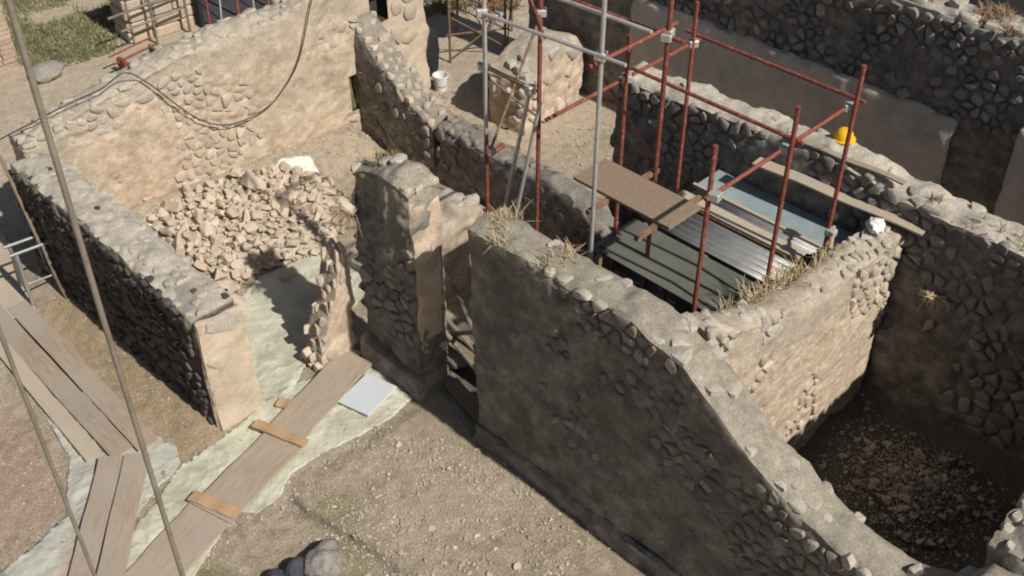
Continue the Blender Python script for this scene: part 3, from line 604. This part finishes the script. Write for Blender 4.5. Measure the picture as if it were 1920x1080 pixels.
while len(pp) < 2600:
    q = (random.uniform(5.8, 9.6), random.uniform(12.0, 15.1))
    if pts_in(HP, q): pp.append((*q, heap(q) + random.uniform(-.07, .05), random.choice((.04, .06, .08, .11, .15)) * random.uniform(.8, 1.2)))
HX = np.arange(5.85, 9.6, .07); HY = np.arange(12.1, 15.0, .07); hv = []; hf = []; hid = {}
for i, X in enumerate(HX):
    for j, Y in enumerate(HY):
        if pts_in(HP, (X, Y)): hid[i, j] = len(hv); hv.append((X, Y, heap((X, Y)) - .015))
hv = np.array(hv); hv[:, 2] += gh(hv[:, 0], hv[:, 1]) + .02 * fbm(hv, 5, 2, 91)
hf = [[hid[i, j], hid[i + 1, j], hid[i + 1, j + 1], hid[i, j + 1]] for (i, j) in hid if (i + 1, j) in hid and (i + 1, j + 1) in hid and (i, j + 1) in hid]
tag(link('rubble_soil', mesh('rubble_soil', hv, hf, True), 'gravel'), 'dusty soil packed between the stones of the rubble heap', 'soil', kind='stuff')
tag(scatter('rubble_fill', 'rubble_stone', pp), 'small tan chips filling the gaps of the rubble heap', 'rubble', kind='stuff')
for k, (x_, y_, s_, lab) in enumerate(((7.30, 12.28, .34, 'pale flat stone at the front edge of the rubble heap beside the shadow'), (6.30, 12.25, .42, 'big broken slab lying off the lower left corner of the rubble heap'), (8.10, 14.80, .30, 'oblong pale block on the dirt bank at the foot of the back wall'))):
    o = bpy.data.objects.new('loose_stone', RK[k * 3 + 1].copy()); col.objects.link(o); o.scale = (s_ * 1.2, s_ * .85, s_ * .7); o.location = (x_, y_, float(gh(x_, y_)[0]) + s_ * .22); o.rotation_euler = (0, .1, .3 * k)
    tag(o, lab, 'stone')
# gravel and loose pebbles
pp = []
qs = np.column_stack([rng.uniform(2.6, 7.0, 17000), rng.uniform(4.2, 10.0, 17000)]); dn_ = fbm(np.column_stack([qs, qs[:, 0] * 0]), 1.2, 3, 66)
for q, d_ in zip(qs.tolist(), dn_):
    if random.random() < .5 + d_: pp.append((*q, .006, random.choice((.014, .018, .022, .026, .03, .04, .06)) * random.uniform(.8, 1.3)))
for k in range(1500):
    q = (random.uniform(1.0, 5.0), random.uniform(10, 17)); pp.append((*q, .005, random.choice((.02, .03, .04)) * random.uniform(.8, 1.3)))
for k in range(700):
    q = (random.uniform(5.4, 10.7), random.uniform(13.9, 15)); pp.append((*q, .005, random.choice((.03, .05, .07)) * random.uniform(.8, 1.3)))
for k in range(900):
    q = (random.uniform(7.6, 11.7), random.uniform(1.9, 4.6)); pp.append((*q, .005, random.choice((.03, .05, .08)) * random.uniform(.8, 1.3)))
for k in range(1200):
    q = (random.uniform(11.4, 16.5), random.uniform(10.5, 17)); pp.append((*q, .005, random.choice((.03, .05, .08)) * random.uniform(.8, 1.3)))
tag(scatter('gravel', 'gravel', pp), 'loose gravel and pebbles strewn over the earth', 'gravel', kind='stuff')
pp = []
for k in range(4200):
    q = (random.gauss(10.7, .5), random.gauss(3.3, .5)); e_ = math.hypot((q[0] - 10.7) / .8, (q[1] - 3.2) / .8)
    if 7.7 < q[0] < 11.7 and 1.7 < q[1] < 4.5: pp.append((*q, .22 * math.exp(-e_ * e_) - .02 + random.uniform(0, .03), random.choice((.015, .02, .025, .03, .04) if random.random() > .06 else (.06, .1, .15)) * random.uniform(.7, 1.2)))
tag(scatter('debris', 'gravel', pp), 'dusty grey debris mound on the dark pit floor', 'debris', kind='stuff')
LS = []
while len(LS) < 46:
    q = (random.uniform(3.0, 6.7), random.uniform(5.5, 8.6))
    if all(math.dist(q, t) > .18 for t in LS): LS.append(q)
for q in LS:
    s_ = random.choice((.07, .08, .1, .13)); o = bpy.data.objects.new('loose_stone', random.choice(RK)); col.objects.link(o); o.scale = (s_, s_, s_ * .7)
    o.location = (*q, float(gh(*q)[0]) + .012); o.rotation_euler = (0, 0, random.uniform(0, 6)); tag(o, 'small pale stone lying loose on the street earth', 'stone', 'loose stones on the street')
# boulder and dark lumps standing in for its shadow at the bottom edge
def blob(name, label, c, d, m, seed, cat, rz=0, amp=.07, fr=2.2):
    bm = bmesh.new(); bmesh.ops.create_icosphere(bm, subdivisions=4, radius=.5); P = np.array([v.co[:] for v in bm.verts])
    dd = 1 + amp * fbm(P * 2 + seed, fr, 4, seed) ; P = P * dd[:, None]; P[:, 2] = np.maximum(P[:, 2], -.36); P = P * np.array(d)
    F = [[v.index for v in f.verts] for f in bm.faces]; bm.free(); o = link(name, mesh(name, P, F, True), m)
    o.location = (c[0], c[1], float(gh(c[0], c[1])[0]) + .36 * d[2] + (c[2] if len(c) > 2 else 0)); o.rotation_euler = (0, 0, R(rz)); return tag(o, label, cat)
blob('boulder', 'pale grey rounded boulder at the bottom edge of the picture', (4.30, 7.42), (.52, .40, .38), 'boulder', 5, 'boulder', 20, .3, 1.3)
blob('sack', 'dark lump standing in for the shadow of the pale boulder', (4.00, 7.58), (.30, .26, .30), 'dark_fill', 8, 'sack', 10, .09, 3)
blob('sack', 'dark lump added as boulder shadow at the very bottom edge, left of the other one', (3.72, 7.62), (.36, .28, .24), 'dark_fill', 9, 'sack', 60, .09, 3)

# ------------------------------------------------------------ plants
def tuft(label, c, n, h, spread, m='straw', name='dry_grass_tuft', lean=(0, 0), group=None, cat='dry grass', wd=.006):
    V = []; F = []
    for k in range(n):
        a = random.uniform(0, 6.28); rr = spread * math.sqrt(random.random()); bx, by = rr * math.cos(a), rr * math.sin(a)
        a2 = random.uniform(0, 6.28); le = random.choice((.3, .6, 1.0, 1.3)) * random.uniform(.5, 1.1) * h; hh = h * random.uniform(.5, 1.1); px, py = -math.sin(a2), math.cos(a2); b0 = len(V)
        for t, w_ in ((0, wd), (.5, wd * .8), (1, wd * .25)):
            X = bx + (math.cos(a2) * le + lean[0]) * t * t; Y = by + (math.sin(a2) * le + lean[1]) * t * t; Zz = hh * (t - .28 * t * t * (le / h))
            V += [(X - px * w_, Y - py * w_, Zz), (X + px * w_, Y + py * w_, Zz)]
        F += [[b0, b0 + 1, b0 + 3, b0 + 2], [b0 + 2, b0 + 3, b0 + 5, b0 + 4]]
    o = link(name, mesh(name, V, F), m); o.location = c; return tag(o, label, cat, group)
def on_wall(x_, y_, rootz): return (x_, y_, rootz)
for k in range(8):
    yy = random.uniform(.1, 3.2) if k > 7 else random.uniform(.02, 1.2); vv = random.uniform(.05, .5)
    tuft('dry straw grass tuft on top of the street wall by the doorway', (6.98 + vv, 7.68 - yy, float(tR(yy, vv)[0]) - .02), 34, random.uniform(.10, .2), .13, group='grass on the street wall')
for k in range(18):
    uu = random.uniform(.9, 3.4); 
    tuft('dry straw grass tuft along the back of the sunlit cross wall', (7.54 + uu, 4.65 + random.uniform(.36, .5), float(tS(uu, .42)[0]) - .04), 22, random.uniform(.16, .34), .08, group='grass behind the cross wall')
for k in range(10):
    uu = random.uniform(.1, 1.1); vv = random.uniform(.1, .5)
    tuft('short dry grass tuft on the lichen top of the tall pier', (7.0 + vv, 9.97 - uu, float(tP(uu, vv)[0]) - .02), 26, .09, .08, 'olive', group='grass on the tall pier')
for k in range(16):
    uu = random.uniform(6.5, 11); vv = random.uniform(.0, .6)
    tuft('bleached scrub tuft on top of the high dark wall', (15.0 + vv, 14.6 - uu, float(tU(uu, vv)[0]) - .03), 50, random.uniform(.14, .28), .13, 'twig', 'scrub_tuft', group='scrub on the dark wall', cat='scrub', wd=.008)
for k in range(12):
    uu = random.uniform(2.9, 7.3); vv = random.uniform(.02, .3)
    tuft('small dry weed growing from the top of the thick shaded wall', (11.82 + vv - .02, 9.6 - uu, float(tT(uu, vv)[0]) - .03), 16, .14, .07, 'olive', 'weed', group='weeds on the thick wall', cat='weed')
# bush on the shaded side of T, twigs on the pier
mb = MB()
for k in range(46):
    a = random.uniform(-1.3, 1.3); L_ = random.uniform(.15, .42); e = random.uniform(-.6, .5)
    p1 = (-abs(math.cos(a)) * L_ * .5, math.sin(a) * L_ * .5, L_ * .4 * (1 + e)); p2_ = (-abs(math.cos(a)) * L_ * .8, math.sin(a) * L_, L_ * (.3 + e) - .05)
    mb.tube([(0, random.uniform(-.05, .05), 0), p1, p2_], [.006, .005, .003], 4)
o = mb.build('dry_shrub', 'twig'); o.location = (6.99, 9.88, 2.52); tag(o, 'dry brown twiggy shrub sprouting from the shaded side of the tall pier', 'shrub')
mb = MB()
for k in range(60):
    a = random.uniform(-1.4, 1.4); L_ = random.uniform(.1, .3); e = random.uniform(-.8, .4)
    mb.tube([(0, random.uniform(-.1, .1), random.uniform(-.1, .1)), (-abs(math.cos(a)) * L_ * .6, math.sin(a) * L_ * .6, L_ * .3), (-abs(math.cos(a)) * L_ * .7, math.sin(a) * L_, L_ * e)], [.007, .005, .003], 4)
o = mb.build('dry_shrub', 'straw'); o.location = (11.80, 4.02, 1.75); tag(o, 'dry straggly plant hanging on the shaded wall above the dark pit', 'shrub')

# ------------------------------------------------------------ scaffolds
def coupler(par, p, m='steel'):
    mb = MB().box(p, (.11, .13, .10), rz=random.uniform(0, 60), bev=.012)
    mb.tube([(p[0] - .06, p[1] + .03, p[2]), (p[0] + .06, p[1] + .03, p[2])], .012, 6); mb.build('coupler', m, par)
def tb(par, name, a, b, m, r=.025): return MB().tube([a, tuple((a[i] + b[i]) / 2 for i in range(3)), b], r, 10).build(name, m, par, True)
sA = thing('scaffold', 'tube scaffold with a tall pale post rising behind the street wall', 'scaffold')
gz = lambda x_, y_: float(gh(x_, y_)[0])
tb(sA, 'post', (8.25, 8.7, gz(8.25, 8.7)), (8.25, 8.7, 3.75), 'red', .027); tb(sA, 'post', (8.25, 8.7, 3.75), (8.25, 8.7, 6.6), 'steel', .027)
tb(sA, 'post', (9.4, 8.9, 0), (9.4, 8.9, 5.6), 'red', .030); tb(sA, 'post', (8.35, 7.0, 0), (8.35, 7.0, 6.4), 'steel', .027); tb(sA, 'post', (9.5, 7.0, 0), (9.5, 7.0, 5.8), 'red', .030)
tb(sA, 'ledger', (8.29, 8.85, 4.64), (8.29, 7.9, 4.64), 'rust', .028)
tb(sA, 'ledger', (8.21, 8.75, 5.36), (8.27, 6.6, 5.46), 'steel', .022); tb(sA, 'ledger', (8.36, 8.4, 5.80), (8.40, 6.4, 5.86), 'steel', .022)
tb(sA, 'ledger', (8.2, 8.72, 5.45), (9.6, 8.92, 5.45), 'red', .028); tb(sA, 'ledger', (9.44, 9.0, 5.2), (9.54, 6.8, 5.2), 'red', .026); tb(sA, 'ledger', (8.2, 7.04, 5.3), (9.7, 7.04, 5.3), 'red', .026)
tb(sA, 'brace', (8.31, 8.02, 4.58), (8.31, 8.56, 2.2), 'steel', .024); tb(sA, 'brace', (8.36, 7.90, 4.46), (8.40, 8.40, 2.3), 'steel', .024)
tb(sA, 'brace', (8.30, 8.66, 3.55), (9.36, 8.86, 4.9), 'rust', .018); tb(sA, 'brace', (8.30, 8.72, 4.5), (9.42, 8.93, 3.4), 'rust', .018)
tb(sA, 'brace', (8.25, 8.62, 5.3), (8.9, 8.83, 5.75), 'red', .018); tb(sA, 'brace', (9.38, 8.8, 4.6), (8.9, 8.83, 5.75), 'red', .018); tb(sA, 'brace', (9.46, 8.8, 5.2), (9.5, 7.1, 3.6), 'red', .018)
tb(sA, 'ledger', (8.2, 8.66, 3.45), (8.55, 8.70, 3.45), 'red', .035)
for p in ((8.31, 8.7, 3.47), (9.42, 8.9, 4.9), (8.35, 8.62, 5.3), (9.5, 7.02, 5.2), (9.42, 8.96, 5.2), (8.33, 8.5, 2.5), (8.27, 8.74, 4.64), (8.29, 8.0, 4.62), (8.23, 8.72, 5.36), (9.42, 8.92, 5.45), (8.36, 7.02, 5.38), (9.52, 7.02, 5.25)): coupler(sA, p)
MB().box((8.95, 6.85, 3.42), (.6, 1.5, .045), bev=.005).build('deck_board', 'wood', sA); MB().box((8.95, 6.3, 3.36), (1.3, .06, .06)).build('transom', 'rust', sA); MB().box((8.95, 7.04, 3.36), (1.3, .06, .06)).build('transom', 'rust', sA)
# far scaffold with blue cover
sB = thing('scaffold', 'low far scaffold with thin dark posts and a blue sheet cover', 'scaffold')
bp = [(13.95, 15.75), (14.95, 15.15), (14.95, 16.6), (15.9, 15.9)]
for q in bp: tb(sB, 'post', (*q, gz(*q) - .03), (*q, 1.75), 'rust', .028)
tb(sB, 'ledger', (13.9, 15.78, .62), (15.0, 15.12, .62), 'rust', .02); tb(sB, 'ledger', (13.9, 15.7, 1.5), (15.0, 15.1, 1.5), 'rust', .02); tb(sB, 'brace', (13.97, 15.72, .1), (14.95, 15.12, .95), 'rust', .016); tb(sB, 'brace', (13.97, 15.70, 1.0), (14.97, 15.12, .2), 'rust', .016)
tb(sB, 'ledger', (14.98, 15.1, .7), (15.95, 15.88, .7), 'rust', .02); tb(sB, 'brace', (14.98, 15.14, .1), (15.9, 15.86, 1.2), 'rust', .016)
def corrugated(par, name, c, W_, L_, m, pitch=.076, amp=.012, rz=0, tilt=0, n=None):
    n = int(W_ / pitch * 8); V = []; F = []
    for i in range(n + 1):
        x_ = -W_ / 2 + W_ * i / n; zz = amp * math.sin(2 * math.pi * x_ / pitch)
        for y_ in (-L_ / 2, L_ / 2):
            for t in (0, .004): V.append((x_, y_, zz + t))
    for i in range(n):
        a = i * 4; b_ = a + 4; F += [[a + 1, b_ + 1, b_ + 3, a + 3], [a, a + 2, b_ + 2, b_], [a, b_, b_ + 1, a + 1], [a + 2, a + 3, b_ + 3, b_ + 2]]
    o = link(name, mesh(name, V, F, True), m, par); o.location = c; o.rotation_euler = (R(tilt), 0, R(rz)); return o
corrugated(sB, 'roof_sheet', (14.75, 15.95, 1.72), 1.7, 1.6, 'blue_roof', .15, .02, -32, 4)
# right hand scaffold: red posts through a flat sheet roof
sC = thing('scaffold', 'red painted scaffold posts standing behind the sunlit cross wall', 'scaffold')
for q in ((9.55, 5.25), (10.85, 5.25), (9.55, 7.6), (10.85, 7.6), (8.3, 5.4)):
    tb(sC, 'post', (*q, gz(*q) - .03), (*q, 5.0), 'red', .028)
tb(sC, 'ledger', (8.2, 5.37, 4.4), (11.1, 5.37, 4.4), 'red', .025); tb(sC, 'ledger', (8.2, 7.65, 4.4), (11.1, 7.65, 4.4), 'red', .025); tb(sC, 'ledger', (9.70, 5.2, 4.5), (9.70, 7.8, 4.5), 'red', .025); tb(sC, 'ledger', (10.97, 5.2, 4.5), (10.97, 7.8, 4.5), 'red', .025)
coupler(sC, (10.85, 5.21, 2.70)); [coupler(sC, (x_, y_, 4.42)) for x_ in (8.3, 9.58, 10.88) for y_ in (5.33, 7.62) if not (x_ < 9 and y_ > 6)]; MB().tube([(10.70, 5.10, 2.58), (10.93, 5.23, 2.74)], .03, 8).build('clamped_stub', 'orange_board', sC)
knob = MB().tube([(10.87, 5.27, 2.66), (11.05, 5.36, 2.64), (11.14, 5.40, 2.63)], .022, 8); knob.lathe((11.22, 5.43, 2.58), [(0, .0), (.05, 0), (.085, .03), (.095, .07), (.085, .11), (.05, .14), (0, .14)], 18)  # dark round disc on a short stalk beside the post
knob.build('round_knob', 'black', sC, True)
rf = thing('sheet_roof', 'flat temporary roof of mixed metal sheets and boards behind the cross wall', 'roof')
corrugated(rf, 'metal_sheet', (11.06, 6.30, 2.14), .18, 2.3, 'zinc', .085, .014)
MB().box((11.49, 6.33, 2.12), (.58, 2.45, .02), bev=.004).build('blue_sheet', 'teal', rf); MB().box((11.18, 6.33, 2.157), (.05, 2.45, .05)).build('sheet_seam', 'pale_board', rf)
MB().box((10.86, 6.55, 2.15), (.22, 2.05, .03), bev=.004).build('board', 'pale_board', rf)
corrugated(rf, 'metal_sheet', (10.40, 6.4, 2.10), .60, 2.5, 'zinc', .12, .016)
MB().box((10.76, 6.4, 2.10), (.05, 2.5, .05)).build('batten', 'rust', rf)
MB().box((9.60, 6.42, 2.07), (.90, 2.5, .02), bev=.004).build('green_sheet', 'green_sheet', rf)
for x_ in (9.0, 9.5): MB().tube([(x_ + .2, 5.3, 2.095), (x_ + .3, 6.4, 2.10), (x_ + .22, 7.6, 2.095)], .014, 6).build('cable', 'cable', rf)
for y_ in (5.5, 6.5, 7.5): MB().box((10.45, y_, 2.02), (2.6, .07, .07)).build('joist', 'wood', rf)
for y_ in (5.5, 7.5):
    for x_ in (9.12, 11.74): MB().box((x_, y_, .98), (.07, .07, 2.1)).build('post', 'wood', rf)
pk('plank', 'long pale board lying along the thick wall and jutting past the cross wall', (11.80, 4.42), (11.66, 6.9), .22, 'pale_board', 0).location.z = 2.62
pk('plank', 'thin weathered board on the thick wall top behind the pale board', (11.95, 4.9), (11.86, 6.6), .10, 'board', 0).location.z = 3.06
o = blob('plastic_bag', 'crumpled white plastic bag on the end of the cross wall', (11.52, 4.95), (.30, .22, .14), 'white', 12, 'bag', 30, .3, 3); o.location.z = 2.60
o = MB().box((0, 0, 0), (.5, .35, .03), bev=.005).build('white_panel', 'white'); tag(o, 'white panel lying on the thick wall at the right edge', 'panel'); o.location = (11.85, 2.72, 2.98); o.rotation_euler = (0, .12, .2)
# hard hat
hh = thing('hard_hat', 'yellow hard hat left on the top of the thick wall', 'hard hat', (12.30, 6.02, float(tT(3.58, .48)[0]) + .02))
MB().lathe((0, 0, 0), [(.125, 0), (.128, .03), (.118, .08), (.09, .125), (.05, .148), (0.001, .155)], 24).build('shell', 'yellow', hh, True); MB().lathe((0, -.01, 0), [(.11, .004), (.155, 0), (.155, .008), (.11, .014)], 24).build('brim', 'yellow', hh, True); MB().box((0, 0, .142), (.03, .12, .03), bev=.01).build('ridge', 'yellow', hh)

# foreground posts
def fpost(label, x_, y_, h, r):
    o = thing('scaffold_post', label, 'post', (x_, y_, gz(x_, y_)))
    MB().tube([(0, 0, -.05), (.012, .004, h * .35), (-.006, .01, h * .7), (.0, 0, h)], r, 12).build('tube', 'pole_grey', o, True); MB().lathe((0, 0, 0), [(.09, 0), (.09, .012), (.05, .014), (.035, .06)], 14).build('foot_plate', 'rust', o)
fpost('long grey upright pole close to the camera, crossing the dark wall', 1.70, 4.80, 10.2, .017)
fpost('grey upright pole close to the camera at the lower left edge', 1.40, 5.67, 9.0, .0145)

# cable over the back wall
cp = [(10.35, 14.72, 3.5), (10.0, 14.70, 3.02), (9.62, 14.74, 2.05), (9.2, 14.76, 1.58), (8.8, 14.80, 1.36), (8.2, 14.86, 1.32), (7.75, 14.92, 1.55), (7.4, 14.96, 1.95), (7.0, 15.04, 2.5), (6.72, 15.12, 2.74), (6.3, 15.14, 2.62), (5.9, 15.3, 2.50), (5.2, 15.5, 2.3), (4.6, 15.8, 2.05), (3.9, 16.3, 1.75), (2.5, 17.5, 1.6)]
pts = []
for i in range(len(cp) - 1):
    p0, p1, p2v, p3 = [Vector(cp[max(0, min(len(cp) - 1, i + j))]) for j in (-1, 0, 1, 2)]
    for t in np.linspace(0, 1, 8, endpoint=False):
        pts.append(.5 * (2 * p1 + (p2v - p0) * t + (2 * p0 - 5 * p1 + 4 * p2v - p3) * t * t + (3 * p1 - p0 - 3 * p2v + p3) * t ** 3))
tag(MB().tube([(p[0], p[1] - .02, p[2]) for p in pts], .011, 6).build('cable', 'cable', None, True), 'dark cable drooping across the long back wall', 'cable')
pk('plywood_sheet', 'large pale plywood sheet on the ground at the left edge beside the trestle', (3.74, 14.35), (4.30, 16.6), .74, 'pale_board', .03, th=.02, cat='board')
tag(MB().tube([(4.55, 14.15, .08), (4.57, 14.7, 1.05), (4.60, 15.22, 2.16)], .028, 8).build('leaning_pole', 'wood'), 'thin brown timber leaning on the far end of the dark wall', 'pole')
# metal trestle
tr = thing('trestle', 'grey metal trestle standing at the far foot of the dark wall', 'trestle', (4.38, 14.62, gz(4.38, 14.62)), -8); tr.scale = (1.15, 1.15, 1.15)
for s in (-1, 1):
    for y_ in (-.22, .30): tb(tr, 'leg', (s * .20, y_ * (1 if y_ > 0 else 1), -.02), (s * .17, y_ * .55 + .05, .74), 'zinc', .024)
    tb(tr, 'rung', (s * .18, -.16, .22), (s * .18, .26, .22), 'zinc', .014)
MB().box((-.19, .05, .42), (.02, .26, .60), rx=4).build('side_panel', 'zinc', tr)
tb(tr, 'top_rail', (-.26, .17, .75), (.26, .17, .75), 'zinc', .022); tb(tr, 'top_rail', (-.26, -.06, .75), (.26, -.06, .75), 'zinc', .022); tb(tr, 'cross_rail', (-.19, -.14, .3), (.19, -.14, .3), 'zinc', .014)
# bucket and black cover on the pale floor
bk = thing('bucket', 'white plastic bucket on the pale floor beside the plastered pier', 'bucket', (13.05, 15.05, gz(13.05, 15.05)))
MB().lathe((0, 0, 0), [(0, .01), (.11, 0), (.15, .3), (.16, .3), (.16, .325), (.145, .325), (.105, .03), (0, .03)], 22).build('pail', 'white', bk, True)
MB().tube([(.16 * math.cos(a), -.02 - .17 * math.sin(a), .30 - .14 * math.sin(a)) for a in np.linspace(0, math.pi, 12)], .006, 6).build('handle', 'steel', bk)
hp = [(.14 * math.cos(a), .11 * math.sin(a), .012) for a in np.linspace(0, 6.28, 20)]
o = MB().tube(hp, .009, 6).build('hose_loop', 'zinc'); o.location = (13.0, 14.75, gz(13, 14.75)); tag(o, 'small loop of grey hose on the floor by the white bucket', 'hose')
blob('covered_stack', 'tall stack under a black sheet behind the plastered pier', (13.3, 15.75), (.7, .5, 1.25), 'black', 15, 'stack', 20, .12, 1.6)
rk = MB()
for k in range(7): rk.tube([(13.02 + .07 * k, 16.15, 0), (13.0 + .07 * k, 16.2, 1.35)], .022, 7)
tag(rk.build('tube_bundle', 'red'), 'bundle of red tubes upright beside the black covered stack', 'tube bundle')
# tubes and sacks inside the doorway
db = [((7.75, 7.9, .0), (7.65, 9.6, 1.0)), ((7.9, 7.75, .05), (7.9, 9.75, .85)), ((8.05, 9.6, .0), (7.62, 8.2, 1.2)), ((7.62, 9.3, .05), (8.2, 8.2, .7)), ((7.7, 8.0, .3), (8.3, 9.5, .9))]
for k, (a, b_) in enumerate(db): tag(MB().tube([a, b_], .035, 8).build('leaning_pole', 'pole_grey'), 'grey pole in the tangle leaning inside the dark doorway', 'pole', 'poles leaning in the doorway')
pk('plank', 'dark board lying across the sill of the doorway', (7.25, 7.75), (7.45, 8.75), .22, 'wood', .10)
pk('plank', 'dark beam slanting inside the doorway', (7.75, 7.8), (7.85, 9.3), .20, 'wood', .30, th=.08)
blob('sack', 'grey sack heaped inside the dark doorway', (7.9, 8.95), (.55, .45, .45), 'boulder', 22, 'sack', 30, .12)

# ------------------------------------------------------------ upper left background
gq = [(8.8, 26), (8.6, 24.8), (7.9, 23.4), (7.6, 21.9), (8.3, 21.2), (9.3, 21.1), (9.9, 21.5), (10.3, 22.3), (11.2, 23.5), (12, 26)]
V = []; F = []
qs = np.column_stack([rng.uniform(7.4, 12, 26000), rng.uniform(20.8, 26, 26000)]); dn_ = fbm(np.column_stack([qs, qs[:, 0] * 0]), 1.1, 3, 77); zz_ = gh(qs[:, 0], qs[:, 1])
for q, dn, z_ in zip(qs.tolist(), dn_, zz_.tolist()):
    if not pts_in(gq, q) or random.random() > .7 + dn * .9: continue
    a = random.uniform(0, 6.28); hh_ = random.uniform(.05, .13); c, s = math.cos(a) * .016, math.sin(a) * .016; lx, ly = random.uniform(-.06, .06), random.uniform(-.06, .06)
    b0 = len(V); V += [(q[0] - c, q[1] - s, z_ - .01), (q[0] + c, q[1] + s, z_ - .01), (q[0] + lx, q[1] + ly, z_ + hh_)]; F.append([b0, b0 + 1, b0 + 2])
tag(link('grass', mesh('grass', V, F), 'grass'), 'patch of green grass beyond the back wall at the upper left', 'grass', kind='stuff')
# brick pier at the very corner
bp_ = thing('brick_pier', 'tan brick pier at the upper left corner of the picture', 'pier', (6.75, 22.2, gz(6.75, 22.2)), 0)
MB().box((.45, .5, .95), (.86, .96, 1.92)).build('core', 'tan_mortar', bp_)
bm_ = MB().box((0, 0, 0), (.27, .11, .095), bev=.012); bme = mesh('brick', bm_.v, bm_.f); bme.materials.append(M['brick'])
for lv in range(19):
    for side in range(2):
        nB_ = 3 if side == 0 else 4
        for k in range(nB_):
            o = bpy.data.objects.new('brick', bme); col.objects.link(o); o.parent = bp_; off = .14 * (lv % 2) * .5
            if side == 0: o.location = (.15 + .3 * k + off * .3, .02 + random.uniform(-.012, .008), .05 + .1 * lv)
            else: o.location = (.02 + random.uniform(-.012, .008) if False else .88 + random.uniform(-.008, .012), .12 + .25 * k, .05 + .1 * lv); o.rotation_euler = (0, 0, R(90)); o.scale = (.88, 1, 1)
            if side == 0: o.rotation_euler = (0, 0, random.uniform(-.02, .02))
blob('boulder', 'pale flat rock at the edge of the grass patch', (7.75, 21.05), (.75, .55, .36), 'boulder', 31, 'boulder', 15, .14)
# ashlar base wall and shed
aw = thing('ashlar_wall', 'low wall of long eroded stone courses beside the dark shed', 'wall', (9.75, 21.1, gz(9.75, 21.1)), -4)
MB().box((.72, .42, .72), (1.40, .74, 1.42)).build('core', 'tan_mortar', aw)
for lv in range(6):
    xx = 0
    while xx < 1.42:
        w_ = min(random.uniform(.4, .75), 1.5 - xx); MB().box((xx + w_ / 2, .03 + random.uniform(-.03, .03), .13 + .245 * lv), (w_ - .02, .16, .225), bev=.03).build('stone_block', 'tan_stone', aw); xx += w_
    MB().box((.02, .42, .13 + .245 * lv), (.14, .72, .225), bev=.03).build('stone_block', 'tan_stone', aw)
    MB().box((.75, .42, 1.55 + .0 * lv), (.1, .1, .02)) if False else None
sh = thing('shed', 'dark open shed with a grey metal roof and red props behind the long wall', 'shed', (11.3, 20.6, gz(11.3, 20.6)), -6)
MB().box((1.5, 2.0, .9), (3.6, .08, 1.9)).build('back_panel', 'black', sh); MB().box((-.1, 1.0, .9), (.08, 1.9, 1.9)).build('side_panel', 'black', sh); MB().box((1.5, 1.0, .02), (3.2, 1.9, .03)).build('floor_panel', 'dark_fill', sh)  # panels coloured near black to stand in for the shade inside
for k, x_ in enumerate((.05, .75, 1.5, 2.4)): tb(sh, 'prop', (x_, .08, 0), (x_ + .02, .08, 1.75), 'red', .03)
o = corrugated(sh, 'roof_sheet', (1.75, .95, 1.88), 3.7, 2.3, 'zinc', .16, .02, 0, 5)
MB().box((1.75, -.21, 1.77), (3.7, .05, .14), bev=.01).build('gutter', 'zinc', sh)
for x_ in (.35, 1.15, 1.9): tb(sh, 'strut', (x_, .12, 0), (x_ + .3, .5, 1.7), 'steel', .018)
rl = thing('railing', 'tube railing with two rails in front of the eroded stone courses', 'railing', (9.15, 20.75, gz(9.15, 20.75)), -4)
tb(rl, 'rail', (0, 0, .92), (1.75, .12, .98), 'pole_grey', .026); tb(rl, 'rail', (.2, -.02, .58), (1.75, .1, .62), 'pole_grey', .026)
for x_ in (.95, 1.72): tb(rl, 'post', (x_, .06, -.03), (x_, .06, 1.22), 'pole_grey', .03)
tb(rl, 'post', (.95, .05, 1.2), (.95, .07, 1.0), 'rust', .035)
rb = thing('barrier', 'red painted barrier rails lying on the path beyond the back wall', 'barrier', (8.75, 20.0, gz(8.75, 20)), 0)
for k in range(3): tb(rb, 'rail', (0, .16 * k - .1, .20 + .10 * k), (1.05, .16 * k + .05, .22 + .10 * k), 'red', .022)
MB().box((.18, .05, .18), (.10, .32, .36), bev=.02).build('foot_block', 'red', rb); MB().box((.92, .1, .18), (.08, .32, .36), bev=.02).build('foot_block', 'rust', rb)
for k, (x_, y_) in enumerate(((6.3, 17.4), (7.2, 17.9))):
    tuft('dry weed tuft growing on the pale path behind the back wall', (x_, y_, gz(x_, y_) - .01), 30, .22, .15, 'straw', 'weed', group='weeds on the path', cat='weed')
# olive scrub far behind
for k, (x_, y_) in enumerate(((15.2, 18.2), (15.9, 17.7), (16.6, 17.0), (16.0, 18.8))):
    tuft('olive scrub clump far behind the blue sheet cover', (x_, y_, gz(x_, y_) - .02), 150, .34, .5, 'olive', 'scrub_clump', group='scrub behind the scaffold', cat='scrub', wd=.016)
